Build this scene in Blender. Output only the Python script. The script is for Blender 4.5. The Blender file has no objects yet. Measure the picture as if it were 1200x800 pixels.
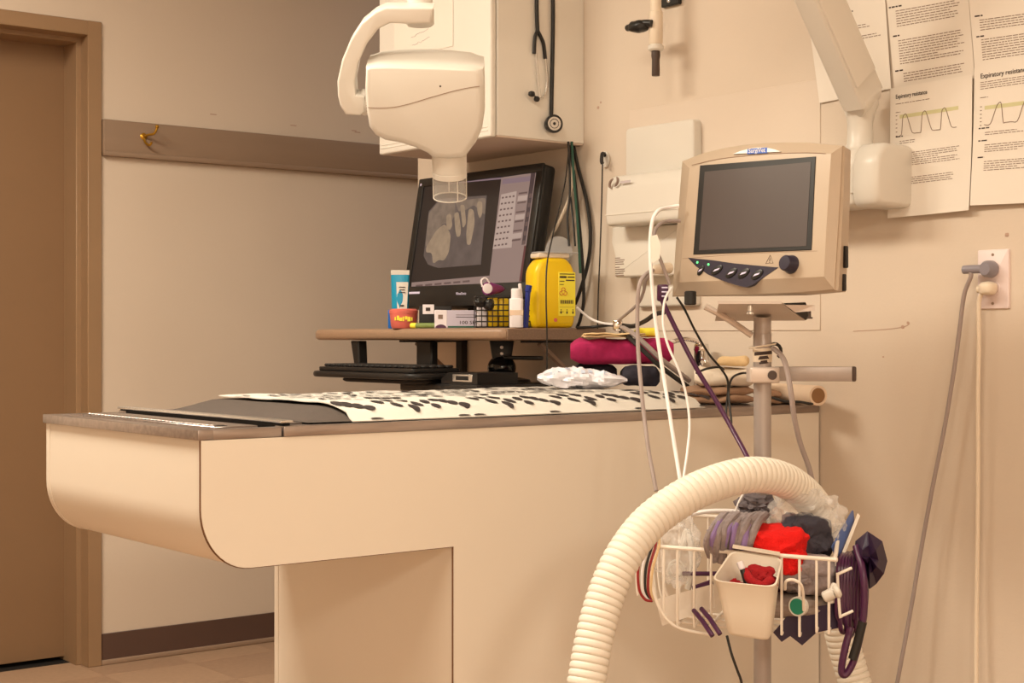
import bpy, bmesh, math, random
from mathutils import Vector, Matrix, noise
R = math.radians
rnd = random.Random(7)

# ---------------------------------------------------------------- camera
F, CX, HY, TH, H = 1800.0, 600.0, 395.0, R(51.7), 1.063
CC, SS = math.cos(TH), math.sin(TH)
scene = bpy.context.scene
C = scene.collection
cam_d = bpy.data.cameras.new('camera')
cam = bpy.data.objects.new('camera', cam_d)
C.objects.link(cam)
cam.location = (0, 0, H)
cam.rotation_euler = (R(90), 0, TH - R(90))
cam_d.sensor_width = 36
cam_d.lens = F * 36 / 1200
cam_d.shift_y = (HY - 400) / 1200
cam_d.clip_start = .05
scene.camera = cam

# ---------------------------------------------------------------- world, exposure
w = bpy.data.worlds.new('world')
scene.world = w
w.use_nodes = True
w.node_tree.nodes['Background'].inputs[0].default_value = (1, .8, .62, 1)
w.node_tree.nodes['Background'].inputs[1].default_value = .15
vs = scene.view_settings
vs.view_transform = 'Standard'
vs.look = 'None'
vs.exposure = 0.0
vs.gamma = 1.0
vs.use_curve_mapping = False

# ---------------------------------------------------------------- ceiling lamps (the light itself; their housings are built below)
TINT = (1, .77, .545)
LAMPC = (1, .905, .725)
LAMPS = [(-1.4, -2.6, 118), (.6, -2.6, 70), (.7, 1.45, 26), (.5, 3.2, 72)]
def area(x, y, z, sx, sy, power, col, name):
    l = bpy.data.lights.new(name, 'AREA')
    l.shape = 'RECTANGLE'
    l.size, l.size_y = sx, sy
    l.energy = power
    l.color = col
    o = bpy.data.objects.new(name, l)
    o.location = (x, y, z)
    C.objects.link(o)
    return o
for x, y, p in LAMPS:
    area(x, y, 2.655, .56, 1.16, p, LAMPC, 'ceiling_lamp_light')
area(4.1, 4.2, 2.655, .3, .9, 5, (1, .9, .86), 'passage_lamp_light')

# ---------------------------------------------------------------- pixel -> place
def ray(px, py):
    t, q = (px - CX) / F, (HY - py) / F
    return Vector((CC + SS * t, SS - CC * t, q))
CAMP = Vector((0, 0, H))
def P(px, py, D): return CAMP + ray(px, py) * D
def onX(px, py, X):
    v = ray(px, py); return CAMP + v * (X / v.x)
def onY(px, py, Y):
    v = ray(px, py); return CAMP + v * (Y / v.y)
def onZ(px, py, Z):
    v = ray(px, py); return CAMP + v * ((Z - H) / v.z)
def frame(o, u, v):
    u = Vector(u).normalized(); v = Vector(v); v = (v - u * v.dot(u)).normalized(); n = u.cross(v)
    M = Matrix((u, v, n)).transposed().to_4x4(); M.translation = Vector(o)
    return M
def loc(M, px, py, n=0.0):
    """pixel -> (u, v) on the plane of frame M at height n"""
    Mi = M.inverted(); a = Mi @ CAMP; b = Mi.to_3x3() @ ray(px, py)
    k = (n - a.z) / b.z
    return (a.x + b.x * k, a.y + b.y * k)
def trace(M, pts, n=0.0): return [loc(M, x, y, n) for x, y in pts]

# ---------------------------------------------------------------- materials
def lin(c): return tuple((v / 255 / 12.92) if v <= 10 else ((v / 255 + .055) / 1.055) ** 2.4 for v in c)
def pc(r, g, b, k=1.0):
    """what colour a surface has of its own, when the warm lamps show it as r, g, b"""
    return tuple(min(.9, max(.004, v / (t * k))) for v, t in zip(lin((r, g, b)), TINT))
MATS = {}
def mat(name, col, rough=.5, metal=0.0, var=.06, vscale=6.0, bump=0.0, bscale=200.0, trans=0.0, emit=None, estr=1.0, coat=0.0, alpha=1.0, stretch=None, ior=1.45):
    m = bpy.data.materials.new(name)
    m.use_nodes = True
    nt = m.node_tree; N = nt.nodes; L = nt.links
    b = N['Principled BSDF']
    tc = N.new('ShaderNodeTexCoord'); src = tc.outputs['Object']
    if stretch:
        mp = N.new('ShaderNodeMapping'); mp.inputs['Scale'].default_value = stretch
        L.new(src, mp.inputs['Vector']); src = mp.outputs['Vector']
    if var > 0:
        nz = N.new('ShaderNodeTexNoise'); nz.inputs['Scale'].default_value = vscale; nz.inputs['Detail'].default_value = 5
        L.new(src, nz.inputs['Vector'])
        mx = N.new('ShaderNodeMix'); mx.data_type = 'RGBA'
        mx.inputs[6].default_value = (*[max(0, v * (1 - var)) for v in col], 1)
        mx.inputs[7].default_value = (*[min(1, v * (1 + var)) for v in col], 1)
        L.new(nz.outputs[0], mx.inputs[0]); L.new(mx.outputs[2], b.inputs['Base Color'])
    else:
        b.inputs['Base Color'].default_value = (*col, 1)
    b.inputs['Roughness'].default_value = rough
    b.inputs['Metallic'].default_value = metal
    b.inputs['IOR'].default_value = ior
    if coat: b.inputs['Coat Weight'].default_value = coat; b.inputs['Coat Roughness'].default_value = .1
    if trans: b.inputs['Transmission Weight'].default_value = trans
    if alpha < 1: b.inputs['Alpha'].default_value = alpha
    if emit:
        b.inputs['Emission Color'].default_value = (*emit, 1); b.inputs['Emission Strength'].default_value = estr
    if bump:
        n2 = N.new('ShaderNodeTexNoise'); n2.inputs['Scale'].default_value = bscale; n2.inputs['Detail'].default_value = 3
        L.new(src, n2.inputs['Vector'])
        bp = N.new('ShaderNodeBump'); bp.inputs['Strength'].default_value = bump; bp.inputs['Distance'].default_value = .002
        L.new(n2.outputs[0], bp.inputs['Height']); L.new(bp.outputs[0], b.inputs['Normal'])
    MATS[name] = m
    return m
def M_(n): return MATS[n]

mat('wall_paint', (.67, .57, .475), .6, var=.035, vscale=2.2, bump=.12, bscale=160)
mat('wall_board', (.69, .59, .50), .55, var=.03, vscale=3, bump=.1, bscale=160)
mat('wall_scar', pc(190, 142, 108), .8, var=.2, vscale=40)
mat('ceiling_paint', (.75, .72, .68), .8, var=.03, bump=.2, bscale=120)
mat('door_paint', pc(136, 94, 58, 1.05), .45, var=.06, vscale=3, bump=.05)
mat('frame_paint', pc(148, 106, 68, .95), .4, var=.06, vscale=5)
mat('rail_paint', pc(128, 95, 67, .8), .5, var=.07, vscale=4, stretch=(1, 1, 8))
mat('baseboard_vinyl', pc(76, 50, 36, .7), .4, var=.08, vscale=8)
mat('tile_vinyl', pc(172, 126, 88, .95), .45, var=.14, vscale=60)
mat('tile_vinyl_b', pc(164, 119, 83, .95), .45, var=.14, vscale=55)
mat('grout', pc(92, 64, 44), .8)
mat('laminate', (.75, .68, .59), .35, var=.025, vscale=3)
mat('laminate_edge', pc(110, 66, 34), .6)
mat('steel', pc(170, 142, 118), .3, .9, var=.4, vscale=9, stretch=(1, 10, 10))
mat('steel_light', pc(225, 200, 170), .25, .9, var=.1, vscale=10)
mat('chrome', (.75, .72, .7), .09, 1.0, var=0)
mat('black_hole', (.006, .005, .005), .8, var=0)
mat('dark_mat', pc(82, 63, 48), .75, var=.2, vscale=120, bump=.5, bscale=400)
mat('navy_pad', pc(78, 60, 46), .75, var=.2, vscale=90, bump=.4, bscale=400)
mat('white_cloth', (.66, .625, .575), .85, var=.03, vscale=30, bump=.25, bscale=500)
mat('print_black', pc(52, 38, 32), .8, var=.5, vscale=160)
mat('white_plastic', (.70, .665, .61), .3, var=.015, vscale=5)
mat('white_plastic_b', (.72, .68, .62), .38, var=.02, vscale=5)
mat('seam', pc(150, 112, 82), .6, var=0)
mat('cabinet_white', (.78, .74, .68), .4, var=.02, vscale=4)
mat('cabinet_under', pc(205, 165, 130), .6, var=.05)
mat('clear_plastic', (.95, .94, .93), .05, trans=1.0, var=0, ior=1.25)
mat('clear_bag', (.93, .9, .88), .18, var=0, alpha=.27)
mat('black_plastic', (.012, .011, .011), .38, var=.1, vscale=20)
mat('black_matte', (.014, .012, .012), .65, var=.15, vscale=30)
mat('black_rubber', (.016, .014, .013), .5, var=.1)
mat('black_gloss', (.008, .008, .009), .12, var=0)
mat('grey_rubber', pc(150, 120, 96), .5, var=.05)
mat('brown_tip', pc(74, 52, 38), .5, var=.1)
mat('device_beige', (.47, .375, .285), .42, var=.025, vscale=8, bump=.05, bscale=600)
mat('device_beige_b', pc(206, 160, 120), .45, var=.03, vscale=8)
mat('pole_metal', pc(166, 138, 114), .36, .35, var=.06, stretch=(8, 8, 1))
mat('bracket_metal', pc(205, 170, 138), .4, .3, var=.06)
mat('cable_white', pc(240, 210, 180), .45, var=.03)
mat('cable_cream', pc(226, 188, 146), .5, var=.04)
mat('cable_grey', pc(158, 128, 106), .5, var=.05)
mat('cable_green', pc(44, 78, 54), .5, var=.05)
mat('purple_tube', pc(74, 28, 50), .3, var=.1, vscale=30)
mat('purple_dark', pc(40, 18, 38), .45, var=.25, vscale=14)
mat('purple_bright', pc(124, 36, 84), .4)
mat('lilac', pc(142, 104, 128), .8, var=.15, vscale=50)
mat('shelf_laminate', pc(152, 110, 76, .95), .4, var=.14, vscale=180)
mat('shelf_side', pc(132, 96, 68, .95), .5, var=.3, vscale=260)
mat('sharps_yellow', pc(238, 178, 10), .35, var=.05, vscale=12)
mat('label_yellow', pc(250, 204, 50), .5, var=0)
mat('lid_clear', pc(206, 184, 160), .2, var=0, alpha=.55)
mat('ink', pc(60, 40, 30), .7, var=0)
mat('ink_soft', pc(136, 102, 78), .8, var=0)
mat('ink_faint', pc(190, 160, 140), .8, var=0)
mat('ink_red', pc(200, 90, 40), .7, var=0)
mat('paper', (.80, .74, .67), .75, var=.02, vscale=8)
mat('paper_b', (.77, .71, .64), .75, var=.02, vscale=8)
mat('chart_green', pc(206, 180, 120), .75, var=.1, vscale=30)
mat('teal', pc(0, 128, 140), .35, var=.06)
mat('teal_dark', pc(10, 92, 150), .35)
mat('coral', pc(214, 96, 72), .4, var=.12, vscale=30)
mat('coral_light', pc(240, 150, 120), .4)
mat('green_pen', pc(120, 122, 56), .4, var=.3, vscale=60)
mat('box_white', pc(232, 200, 176), .5, var=.02)
mat('box_lilac', pc(196, 168, 158), .5, var=.03)
mat('royal_blue', pc(30, 40, 100), .4, var=.05)
mat('bottle_white', pc(236, 206, 180), .35, var=.03)
mat('magenta_towel', pc(168, 30, 66, .85), .95, var=.25, vscale=90, bump=1.0, bscale=700)
mat('tan_cloth', pc(232, 180, 118), .9, var=.08, vscale=40, bump=.5, bscale=500)
mat('cream_towel', pc(240, 202, 160), .95, var=.1, vscale=60, bump=.8, bscale=600)
mat('brown_towel', pc(160, 112, 76), .95, var=.2, vscale=70, bump=.9, bscale=600)
mat('dark_cloth', pc(48, 40, 42), .85, var=.4, vscale=60, bump=.5, bscale=300)
mat('packet', pc(235, 208, 186), .3, var=.05, vscale=60, bump=.3, bscale=80)
mat('packet_blue', pc(206, 196, 194), .35, var=.08, vscale=50)
mat('cardboard', pc(226, 180, 136), .8, var=.06, vscale=40)
mat('cardboard_in', pc(140, 92, 52), .9, var=.1, vscale=40)
mat('hose_white', (.76, .71, .63), .5, var=.025, vscale=12)
mat('wire_white', pc(240, 206, 168), .35, var=.02)
mat('bin_white', (.76, .69, .59), .4, var=.015)
mat('red_fleece', pc(226, 20, 12), .95, var=.2, vscale=40, bump=1.0, bscale=400)
mat('red_dark', pc(160, 18, 20), .95, var=.25, vscale=60, bump=.8, bscale=400)
mat('grey_fabric', pc(104, 84, 74), .9, var=.35, vscale=45, bump=.8, bscale=300)
mat('charcoal_fabric', pc(58, 48, 48), .85, var=.35, vscale=25, bump=.6, bscale=200)
mat('grey_knit', pc(150, 122, 104), .95, var=.4, vscale=70, bump=1.0, bscale=250)
mat('booklet_blue', pc(96, 104, 136), .5, var=.12, vscale=20)
mat('label_green', pc(36, 116, 78), .5, var=.08)
mat('brass', pc(190, 130, 40), .3, .9, var=.2, vscale=40)
mat('outlet_plate', pc(232, 192, 164), .4, var=.01)
mat('plug_grey', pc(138, 118, 108), .35, var=.1, alpha=1)
mat('blue_badge', pc(64, 92, 150), .4, var=0)
mat('badge_white', (.85, .84, .84), .4, var=0)
mat('panel_navy', pc(46, 36, 42), .35, var=.05)
mat('icon_pale', pc(220, 190, 190), .5, var=0)
mat('led_green', (.1, .8, .2), .4, var=0, emit=(.12, .9, .25), estr=1.5)
mat('screen_off', pc(76, 58, 47), .4, var=.03, vscale=4)
mat('wire_red', pc(150, 34, 30), .4, var=0)
mat('skirt_paint', pc(150, 112, 80), .5)
def glow(name, rgb, k=1.0, var=0.0, vscale=20.0):
    c = lin(rgb)
    m = mat(name, (.01, .01, .01), .35, var=0, emit=tuple(v * k for v in c), estr=1.0)
    if var:
        nt = m.node_tree; nz = nt.nodes.new('ShaderNodeTexNoise'); nz.inputs['Scale'].default_value = vscale; nz.inputs['Detail'].default_value = 6
        tc = nt.nodes.new('ShaderNodeTexCoord'); nt.links.new(tc.outputs['Object'], nz.inputs['Vector'])
        mx = nt.nodes.new('ShaderNodeMix'); mx.data_type = 'RGBA'
        mx.inputs[6].default_value = (*[v * k * (1 - var) for v in c], 1); mx.inputs[7].default_value = (*[v * k * (1 + var) for v in c], 1)
        nt.links.new(nz.outputs[0], mx.inputs[0]); nt.links.new(mx.outputs[2], nt.nodes['Principled BSDF'].inputs['Emission Color'])
    return m

# ---------------------------------------------------------------- geometry helpers
class G:
    def __init__(s): s.v = []; s.f = []
    def add(s, v, f):
        o = len(s.v); s.v += [Vector(p) for p in v]; s.f += [tuple(i + o for i in q) for q in f]; return s
    def tr(s, M):
        s.v = [M @ p for p in s.v]; return s
    def join(s, *gs):
        for g in gs: s.add(g.v, g.f)
        return s
_bc = {}
def box(sx, sy, sz, bev=0.0, seg=2, M=None, c=(0, 0, 0)):
    """box centred on c, all edges rounded"""
    key = (round(sx, 5), round(sy, 5), round(sz, 5), round(bev, 5), seg)
    if key not in _bc:
        bm = bmesh.new(); bmesh.ops.create_cube(bm, size=1)
        for q in bm.verts: q.co = Vector((q.co.x * sx, q.co.y * sy, q.co.z * sz))
        if bev > 0: bmesh.ops.bevel(bm, geom=bm.edges[:], offset=min(bev, .49 * min(sx, sy, sz)), segments=seg, profile=.5, affect='EDGES')
        bm.verts.index_update()
        _bc[key] = ([q.co.copy() for q in bm.verts], [tuple(q.index for q in f.verts) for f in bm.faces]); bm.free()
    vv, ff = _bc[key]
    T = Matrix.Translation(Vector(c))
    g = G().add([T @ p for p in vv], ff)
    return g.tr(M) if M else g
def bx(x0, x1, y0, y1, z0, z1, bev=0.0, seg=2, M=None):
    return box(abs(x1 - x0), abs(y1 - y0), abs(z1 - z0), bev, seg, M, ((x0 + x1) / 2, (y0 + y1) / 2, (z0 + z1) / 2))
def prism(poly, n0, n1, M=None, bev=0.0, seg=2, top_only=False):
    """polygon in u,v extruded from n0 to n1, bevelled"""
    bm = bmesh.new(); lo = [bm.verts.new((x, y, n0)) for x, y in poly]; hi = [bm.verts.new((x, y, n1)) for x, y in poly]
    k = len(poly); bm.faces.new(lo[::-1]); bm.faces.new(hi)
    for i in range(k): bm.faces.new((lo[i], lo[(i + 1) % k], hi[(i + 1) % k], hi[i]))
    bmesh.ops.recalc_face_normals(bm, faces=bm.faces)
    if bev > 0:
        es = [e for e in bm.edges if all(abs(q.co.z - n1) < 1e-7 for q in e.verts) or (not top_only and all(abs(q.co.z - n0) < 1e-7 for q in e.verts))]
        bmesh.ops.bevel(bm, geom=es, offset=bev, segments=seg, profile=.5, affect='EDGES')
    bm.verts.index_update()
    g = G().add([q.co.copy() for q in bm.verts], [tuple(q.index for q in f.verts) for f in bm.faces]); bm.free()
    return g.tr(M) if M else g
def rrect(w, h, r, seg=5, cx=0, cy=0):
    out = []
    for qx, qy, a0 in ((1, 1, 0), (-1, 1, 90), (-1, -1, 180), (1, -1, 270)):
        for i in range(seg + 1):
            a = R(a0 + 90 * i / seg); out.append((cx + qx * (w / 2 - r) + r * math.cos(a), cy + qy * (h / 2 - r) + r * math.sin(a)))
    return out
def circ(r, k=20, cx=0, cy=0): return [(cx + r * math.cos(2 * math.pi * i / k), cy + r * math.sin(2 * math.pi * i / k)) for i in range(k)]
def roundpoly(poly, r, seg=4):
    """round every corner of a polygon"""
    out = []; k = len(poly)
    for i in range(k):
        a, b, c = Vector(poly[i - 1]), Vector(poly[i]), Vector(poly[(i + 1) % k])
        e1, e2 = (a - b), (c - b); rr = min(r, .45 * e1.length, .45 * e2.length)
        p, q = b + e1.normalized() * rr, b + e2.normalized() * rr
        for j in range(seg + 1):
            t = j / seg; out.append(tuple((1 - t) ** 2 * p + 2 * t * (1 - t) * b + t * t * q))
    return out
def smooth(pts, n=6, closed=False):
    pts = [Vector(p) for p in pts]; k = len(pts); out = []
    if k < 3 and not closed: return pts
    for i in range(k if closed else k - 1):
        if closed: p0, p1, p2, p3 = pts[i - 1], pts[i], pts[(i + 1) % k], pts[(i + 2) % k]
        else: p0, p1, p2, p3 = pts[max(i - 1, 0)], pts[i], pts[i + 1], pts[min(i + 2, k - 1)]
        for j in range(n):
            t = j / n
            out.append(.5 * ((2 * p1) + (p2 - p0) * t + (2 * p0 - 5 * p1 + 4 * p2 - p3) * t * t + (3 * p1 - p0 - 3 * p2 + p3) * t ** 3))
    if not closed: out.append(pts[-1])
    return out
def sweep(path, section, closed=False, up=None, caps=True, radii=None):
    """section (list of 2-D points, a loop) moved along path; radii scales it point by point"""
    path = [Vector(p) for p in path]; k = len(path); m = len(section); g = G()
    tang = []
    for i in range(k):
        a = path[i - 1] if (i > 0 or closed) else path[i]; b = path[(i + 1) % k] if (i < k - 1 or closed) else path[i]
        t = (b - a); tang.append(t.normalized() if t.length > 1e-9 else Vector((0, 0, 1)))
    u = Vector(up) if up else (Vector((0, 0, 1)) if abs(tang[0].z) < .9 else Vector((1, 0, 0)))
    vv = []
    for i in range(k):
        t = tang[i]
        if up: u = Vector(up)
        u = (u - t * u.dot(t))
        u = u.normalized() if u.length > 1e-6 else t.orthogonal().normalized()
        w_ = t.cross(u); s_ = radii[i] if radii else 1.0
        for a, b in section: vv.append(path[i] + u * (a * s_) + w_ * (b * s_))
    ff = []
    for i in range(k if closed else k - 1):
        i2 = (i + 1) % k
        for j in range(m):
            j2 = (j + 1) % m; ff.append((i * m + j, i * m + j2, i2 * m + j2, i2 * m + j))
    if caps and not closed: ff += [tuple(range(m))[::-1], tuple((k - 1) * m + j for j in range(m))]
    return g.add(vv, ff)
def tube(pts, r, seg=8, n=6, closed=False, sm=True, radii=None):
    p = smooth(pts, n, closed) if sm else pts
    return sweep(p, circ(r, seg), closed, radii=radii)
def lathe(prof, seg=24, M=None):
    """profile (r, z) turned about local z; r = 0 ends close it"""
    g = G(); vv = []; ff = []; k = len(prof)
    for r, z in prof:
        for j in range(seg):
            a = 2 * math.pi * j / seg; vv.append((r * math.cos(a), r * math.sin(a), z))
    for i in range(k - 1):
        for j in range(seg):
            j2 = (j + 1) % seg; ff.append((i * seg + j, i * seg + j2, (i + 1) * seg + j2, (i + 1) * seg + j))
    if prof[0] == prof[-1]: return g.add(vv, ff).tr(M or Matrix())
    if prof[0][0] > 0: ff.append(tuple(range(seg))[::-1])
    if prof[-1][0] > 0: ff.append(tuple((k - 1) * seg + j for j in range(seg)))
    g.add(vv, ff)
    return g.tr(M) if M else g
def axis(p, d): return frame(p, Vector(d).orthogonal(), Vector(d).cross(Vector(d).orthogonal()))
def cyl(a, b, r, seg=16, bev=0.0):
    a, b = Vector(a), Vector(b); L = (b - a).length
    pr = [(r, 0), (r, L)] if not bev else [(r - bev, 0), (r, bev), (r, L - bev), (r - bev, L)]
    return lathe(pr, seg, axis(a, b - a))
def blob(c, sx, sy, sz, amp=.15, freq=3.0, seed=0, M=None, e=.8, nu=28, nv=18, flat=None):
    """crumpled cloth: super-ellipsoid with noise; flat cuts the underside level"""
    vv = []; ff = []
    def sg(x, p): return math.copysign(abs(x) ** p, x)
    for i in range(nv + 1):
        a = -math.pi / 2 + math.pi * i / nv
        for j in range(nu):
            b = 2 * math.pi * j / nu
            d = Vector((sg(math.cos(a), e) * sg(math.cos(b), e), sg(math.cos(a), e) * sg(math.sin(b), e), sg(math.sin(a), e)))
            q = d * freq + Vector((seed * 3.7, seed * 1.3, seed * 7.1))
            k = 1 + amp * (noise.noise(q) + .6 * abs(noise.noise(q * 2.3)) + .35 * noise.noise(q * 4.1))
            p = Vector((d.x * sx * k, d.y * sy * k, d.z * sz * k))
            if flat is not None and p.z < flat: p.z = flat
            vv.append(p)
    for i in range(nv):
        for j in range(nu):
            j2 = (j + 1) % nu; ff.append((i * nu + j, i * nu + j2, (i + 1) * nu + j2, (i + 1) * nu + j))
    g = G().add(vv, ff)
    if M: g.tr(M)
    T = Matrix.Translation(Vector(c))
    return g.tr(T)
def sheet(fn, nu, nv):
    """surface fn(a, b) with a, b in 0..1"""
    vv = [fn(i / nu, j / nv) for j in range(nv + 1) for i in range(nu + 1)]
    ff = [(j * (nu + 1) + i, j * (nu + 1) + i + 1, (j + 1) * (nu + 1) + i + 1, (j + 1) * (nu + 1) + i) for j in range(nv) for i in range(nu)]
    return G().add(vv, ff)
def loft(rings, M=None, cap=True):
    k = len(rings[0]); vv = [p for r_ in rings for p in r_]; ff = []
    for i in range(len(rings) - 1):
        for j in range(k):
            j2 = (j + 1) % k; ff.append((i * k + j, i * k + j2, (i + 1) * k + j2, (i + 1) * k + j))
    if cap: ff += [tuple(range(k))[::-1], tuple((len(rings) - 1) * k + j for j in range(k))]
    g = G().add(vv, ff)
    return g.tr(M) if M else g
def thick(g, t, d=None):
    """close an open sheet into a slab t thick (along d or its own normals)"""
    bm = bmesh.new(); vs_ = [bm.verts.new(p) for p in g.v]
    for f in g.f: bm.faces.new([vs_[i] for i in f])
    bm.normal_update(); bm.verts.index_update()
    be = [e for e in bm.edges if e.is_boundary]
    nv = len(vs_); out = [q.co.copy() for q in bm.verts]
    out += [q.co + (Vector(d) if d else q.normal) * t for q in bm.verts]
    ff = [tuple(i for i in f) for f in g.f]; ff += [tuple(i + nv for i in f)[::-1] for f in g.f]
    ff += [(e.verts[0].index, e.verts[1].index, e.verts[1].index + nv, e.verts[0].index + nv) for e in be]
    bm.free()
    return G().add(out, ff)
def text(s, size, M, ex=.0004, align='LEFT', fit=None, bold=False):
    cu = bpy.data.curves.new('lettering', 'FONT'); cu.body = s; cu.size = size; cu.align_x = align; cu.extrude = ex; cu.resolution_u = 2
    if bold: cu.offset = size * .006
    o = bpy.data.objects.new('lettering', cu)
    me = bpy.data.meshes.new_from_object(o)
    g = G().add([q.co.copy() for q in me.vertices], [tuple(p.vertices) for p in me.polygons])
    bpy.data.objects.remove(o); bpy.data.curves.remove(cu); bpy.data.meshes.remove(me)
    if fit and g.v:
        x0, x1 = min(p.x for p in g.v), max(p.x for p in g.v); k = fit / (x1 - x0)
        g.v = [Vector((p.x * k, p.y, p.z)) for p in g.v]
    return g.tr(M)

# ---------------------------------------------------------------- objects
ORG = {}
def obj(name, g, m, parent=None, org=None, ang=40, kind=None, label=None):
    """one mesh object; geometry comes in room coordinates"""
    if isinstance(m, str): m = MATS[m]
    o0 = ORG[parent.name] if parent else (Vector(org) if org else Vector((0, 0, 0)))
    me = bpy.data.meshes.new(name)
    me.from_pydata([tuple(p - o0) for p in g.v], [], g.f)
    bm = bmesh.new(); bm.from_mesh(me)
    bmesh.ops.remove_doubles(bm, verts=bm.verts, dist=1e-6)
    bmesh.ops.recalc_face_normals(bm, faces=bm.faces); bm.to_mesh(me); bm.free()
    me.materials.append(m)
    me.polygons.foreach_set('use_smooth', [True] * len(me.polygons))
    me.set_sharp_from_angle(angle=R(ang))
    o = bpy.data.objects.new(name, me); C.objects.link(o)
    if parent: o.parent = parent
    else: o.location = o0
    ORG[o.name] = o0
    if kind: o['kind'] = kind
    if label: o['label'] = label
    return o
def tag(o, label, cat, group=None):
    o['label'] = label; o['category'] = cat
    if group: o['group'] = group
    return o
def thing(name, label, cat, at=(0, 0, 0), group=None):
    o = bpy.data.objects.new(name, None); C.objects.link(o); o.location = Vector(at); o.empty_display_size = .05
    ORG[o.name] = Vector(at)
    return tag(o, label, cat, group)
def one(name, label, cat, g, m, group=None, ang=40):
    """a thing that is a single mesh, its origin at the middle of its base"""
    xs = [p.x for p in g.v]; ys = [p.y for p in g.v]; zs = [p.z for p in g.v]
    return tag(obj(name, g, m, org=((min(xs) + max(xs)) / 2, (min(ys) + max(ys)) / 2, min(zs)), ang=ang), label, cat, group)
def struct(name, g, m, parent=None):
    o = obj(name, g, m, parent)
    if not parent: o['kind'] = 'structure'
    return o

# ================================================================ THE ROOM
XR, YB, ZC = 2.62, 4.735, 2.70
XL, YF, YE, XE = -2.4, -4.2, 3.77, 4.9          # left wall, wall behind the camera, end of right wall, end of passage
XD0, XD1, ZD = 1.085, 1.992, 2.034              # door opening
FZ = 2.082                                      # top of door frame
fl = struct('floor', bx(XL - .1, XE + .1, YF - .1, YB + .4, -.06, -.003), 'grout')
tm = {}
for k, mm in enumerate(('tile_vinyl', 'tile_vinyl_b')):
    g = box(.3038, .3038, .003, .0006, 1); 
    tm[k] = obj('floor_tile', g, mm, fl)
proto = [tm[0], tm[1]]
n = 0
for i in range(-2, 14):
    for j in range(4, 16):
        x, y = .31 + .3048 * i, .165 + .3048 * j
        if not (x > .55 and x < 4.6 and y > 2.9 and y < YB + .16): continue
        o = proto[n] if n < 2 else proto[(i * 7 + j * 3) % 2].copy()
        if n >= 2: C.objects.link(o); o.parent = fl
        o.location = (x, y, -.0015); o.rotation_euler = (0, 0, R(90) * ((i + j) % 2)); n += 1
struct('floor_covering', bx(XL, .55 + .03, YF, YB, -.003, 0).join(bx(.58, XR, YF, 2.95, -.003, 0)), 'tile_vinyl', fl)
struct('ceiling', bx(XL - .1, XE + .1, YF - .1, YB + .1, ZC, ZC + .08), 'ceiling_paint')
# back wall around the door opening
Mxz = frame((0, 0, 0), (1, 0, 0), (0, 0, 1))          # u = x, v = z, n = -y
wb = prism([(XL, 0), (XD0 - .045, 0), (XD0 - .045, FZ - .002), (XD1 + .045, FZ - .002), (XD1 + .045, 0), (XE, 0), (XE, ZC), (XL, ZC)], -(YB + .12), -YB, Mxz)
struct('wall_back', wb, 'wall_paint')
struct('wall_right', bx(XR, XR + .12, YF, YE, 0, ZC), 'wall_paint')
struct('wall_left', bx(XL - .1, XL, YF, YB, 0, ZC), 'wall_paint')
struct('wall_front', bx(XL - .1, XR, YF - .1, YF, 0, ZC), 'wall_paint')
struct('wall_passage_end', bx(XE, XE + .1, YF, YB, 0, ZC), 'wall_paint')
struct('wall_passage_side', bx(XR + .12, XE, YE - 1.0, YE - .9, 0, ZC), 'wall_paint')
# thin board let into the right wall, with its seams
pA, pB = onX(738, 129, XR), onX(962, 387, XR)
yb0, yb1 = pB.y, pA.y
brd = obj('wall_backing_board', bx(XR - .0025, XR + .01, yb0, yb1, pB.z, onX(962, 92, XR).z, .001, 1), 'wall_board')
brd['kind'] = 'structure'
brd.parent = bpy.data.objects['wall_right']
scar = obj('wall_scratch', tube([onX(1000, 388, XR - .0003), onX(1035, 386, XR - .0003), onX(1058, 383, XR - .0003), onX(1066, 379, XR - .0003)], .0008, 5), 'wall_scar', bpy.data.objects['wall_right'])
g = G()
for px, py, r_ in ((1058, 383, .004), (1064, 378, .003), (701, 126, .004), (704, 120, .003), (1180, 275, .004), (826, 148, .002), (1035, 418, .002)):
    g.join(blob(onX(px, py, XR - .0002), .0006, r_, r_ * .8, .4, 3, px))
obj('wall_chip', g, 'wall_scar', bpy.data.objects['wall_right'])
g = G()
for px, py, a_ in ((344, 147, .012), (250, 134, .012), (415, 153, .01), (419, 155, .012)):
    q = onY(px, py, YB - .0003); g.join(bx(q.x - a_, q.x + a_, q.y - .0003, q.y + .0003, q.z - .0018, q.z + .0018))
obj('wall_scuff', g, 'wall_scar', bpy.data.objects['wall_back'])
# base boards
def base_run(name, x0, x1, y0, y1, vx, vy):
    t = .006
    g = bx(min(x0, x0 - vx * t), max(x1, x1 - vx * t), min(y0, y0 - vy * t), max(y1, y1 - vy * t), .016, .1016, .001, 1)
    b = struct(name, g, 'baseboard_vinyl')
    g2 = bx(min(x0, x0 - vx * .011), max(x1, x1 - vx * .011), min(y0, y0 - vy * .011), max(y1, y1 - vy * .011), 0, .017, .004, 2)
    obj('baseboard_toe', g2, 'skirt_paint', b)
base_run('baseboard_back', XD1 + .047, XE, YB, YB, 0, 1)
base_run('baseboard_right', XR, XR, YF, 2.2, 1, 0)
base_run('baseboard_wall_end', XR, XR + .12, YE, YE, 0, -1)
base_run('baseboard_left', XL, XL, YF, YB, -1, 0)
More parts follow.
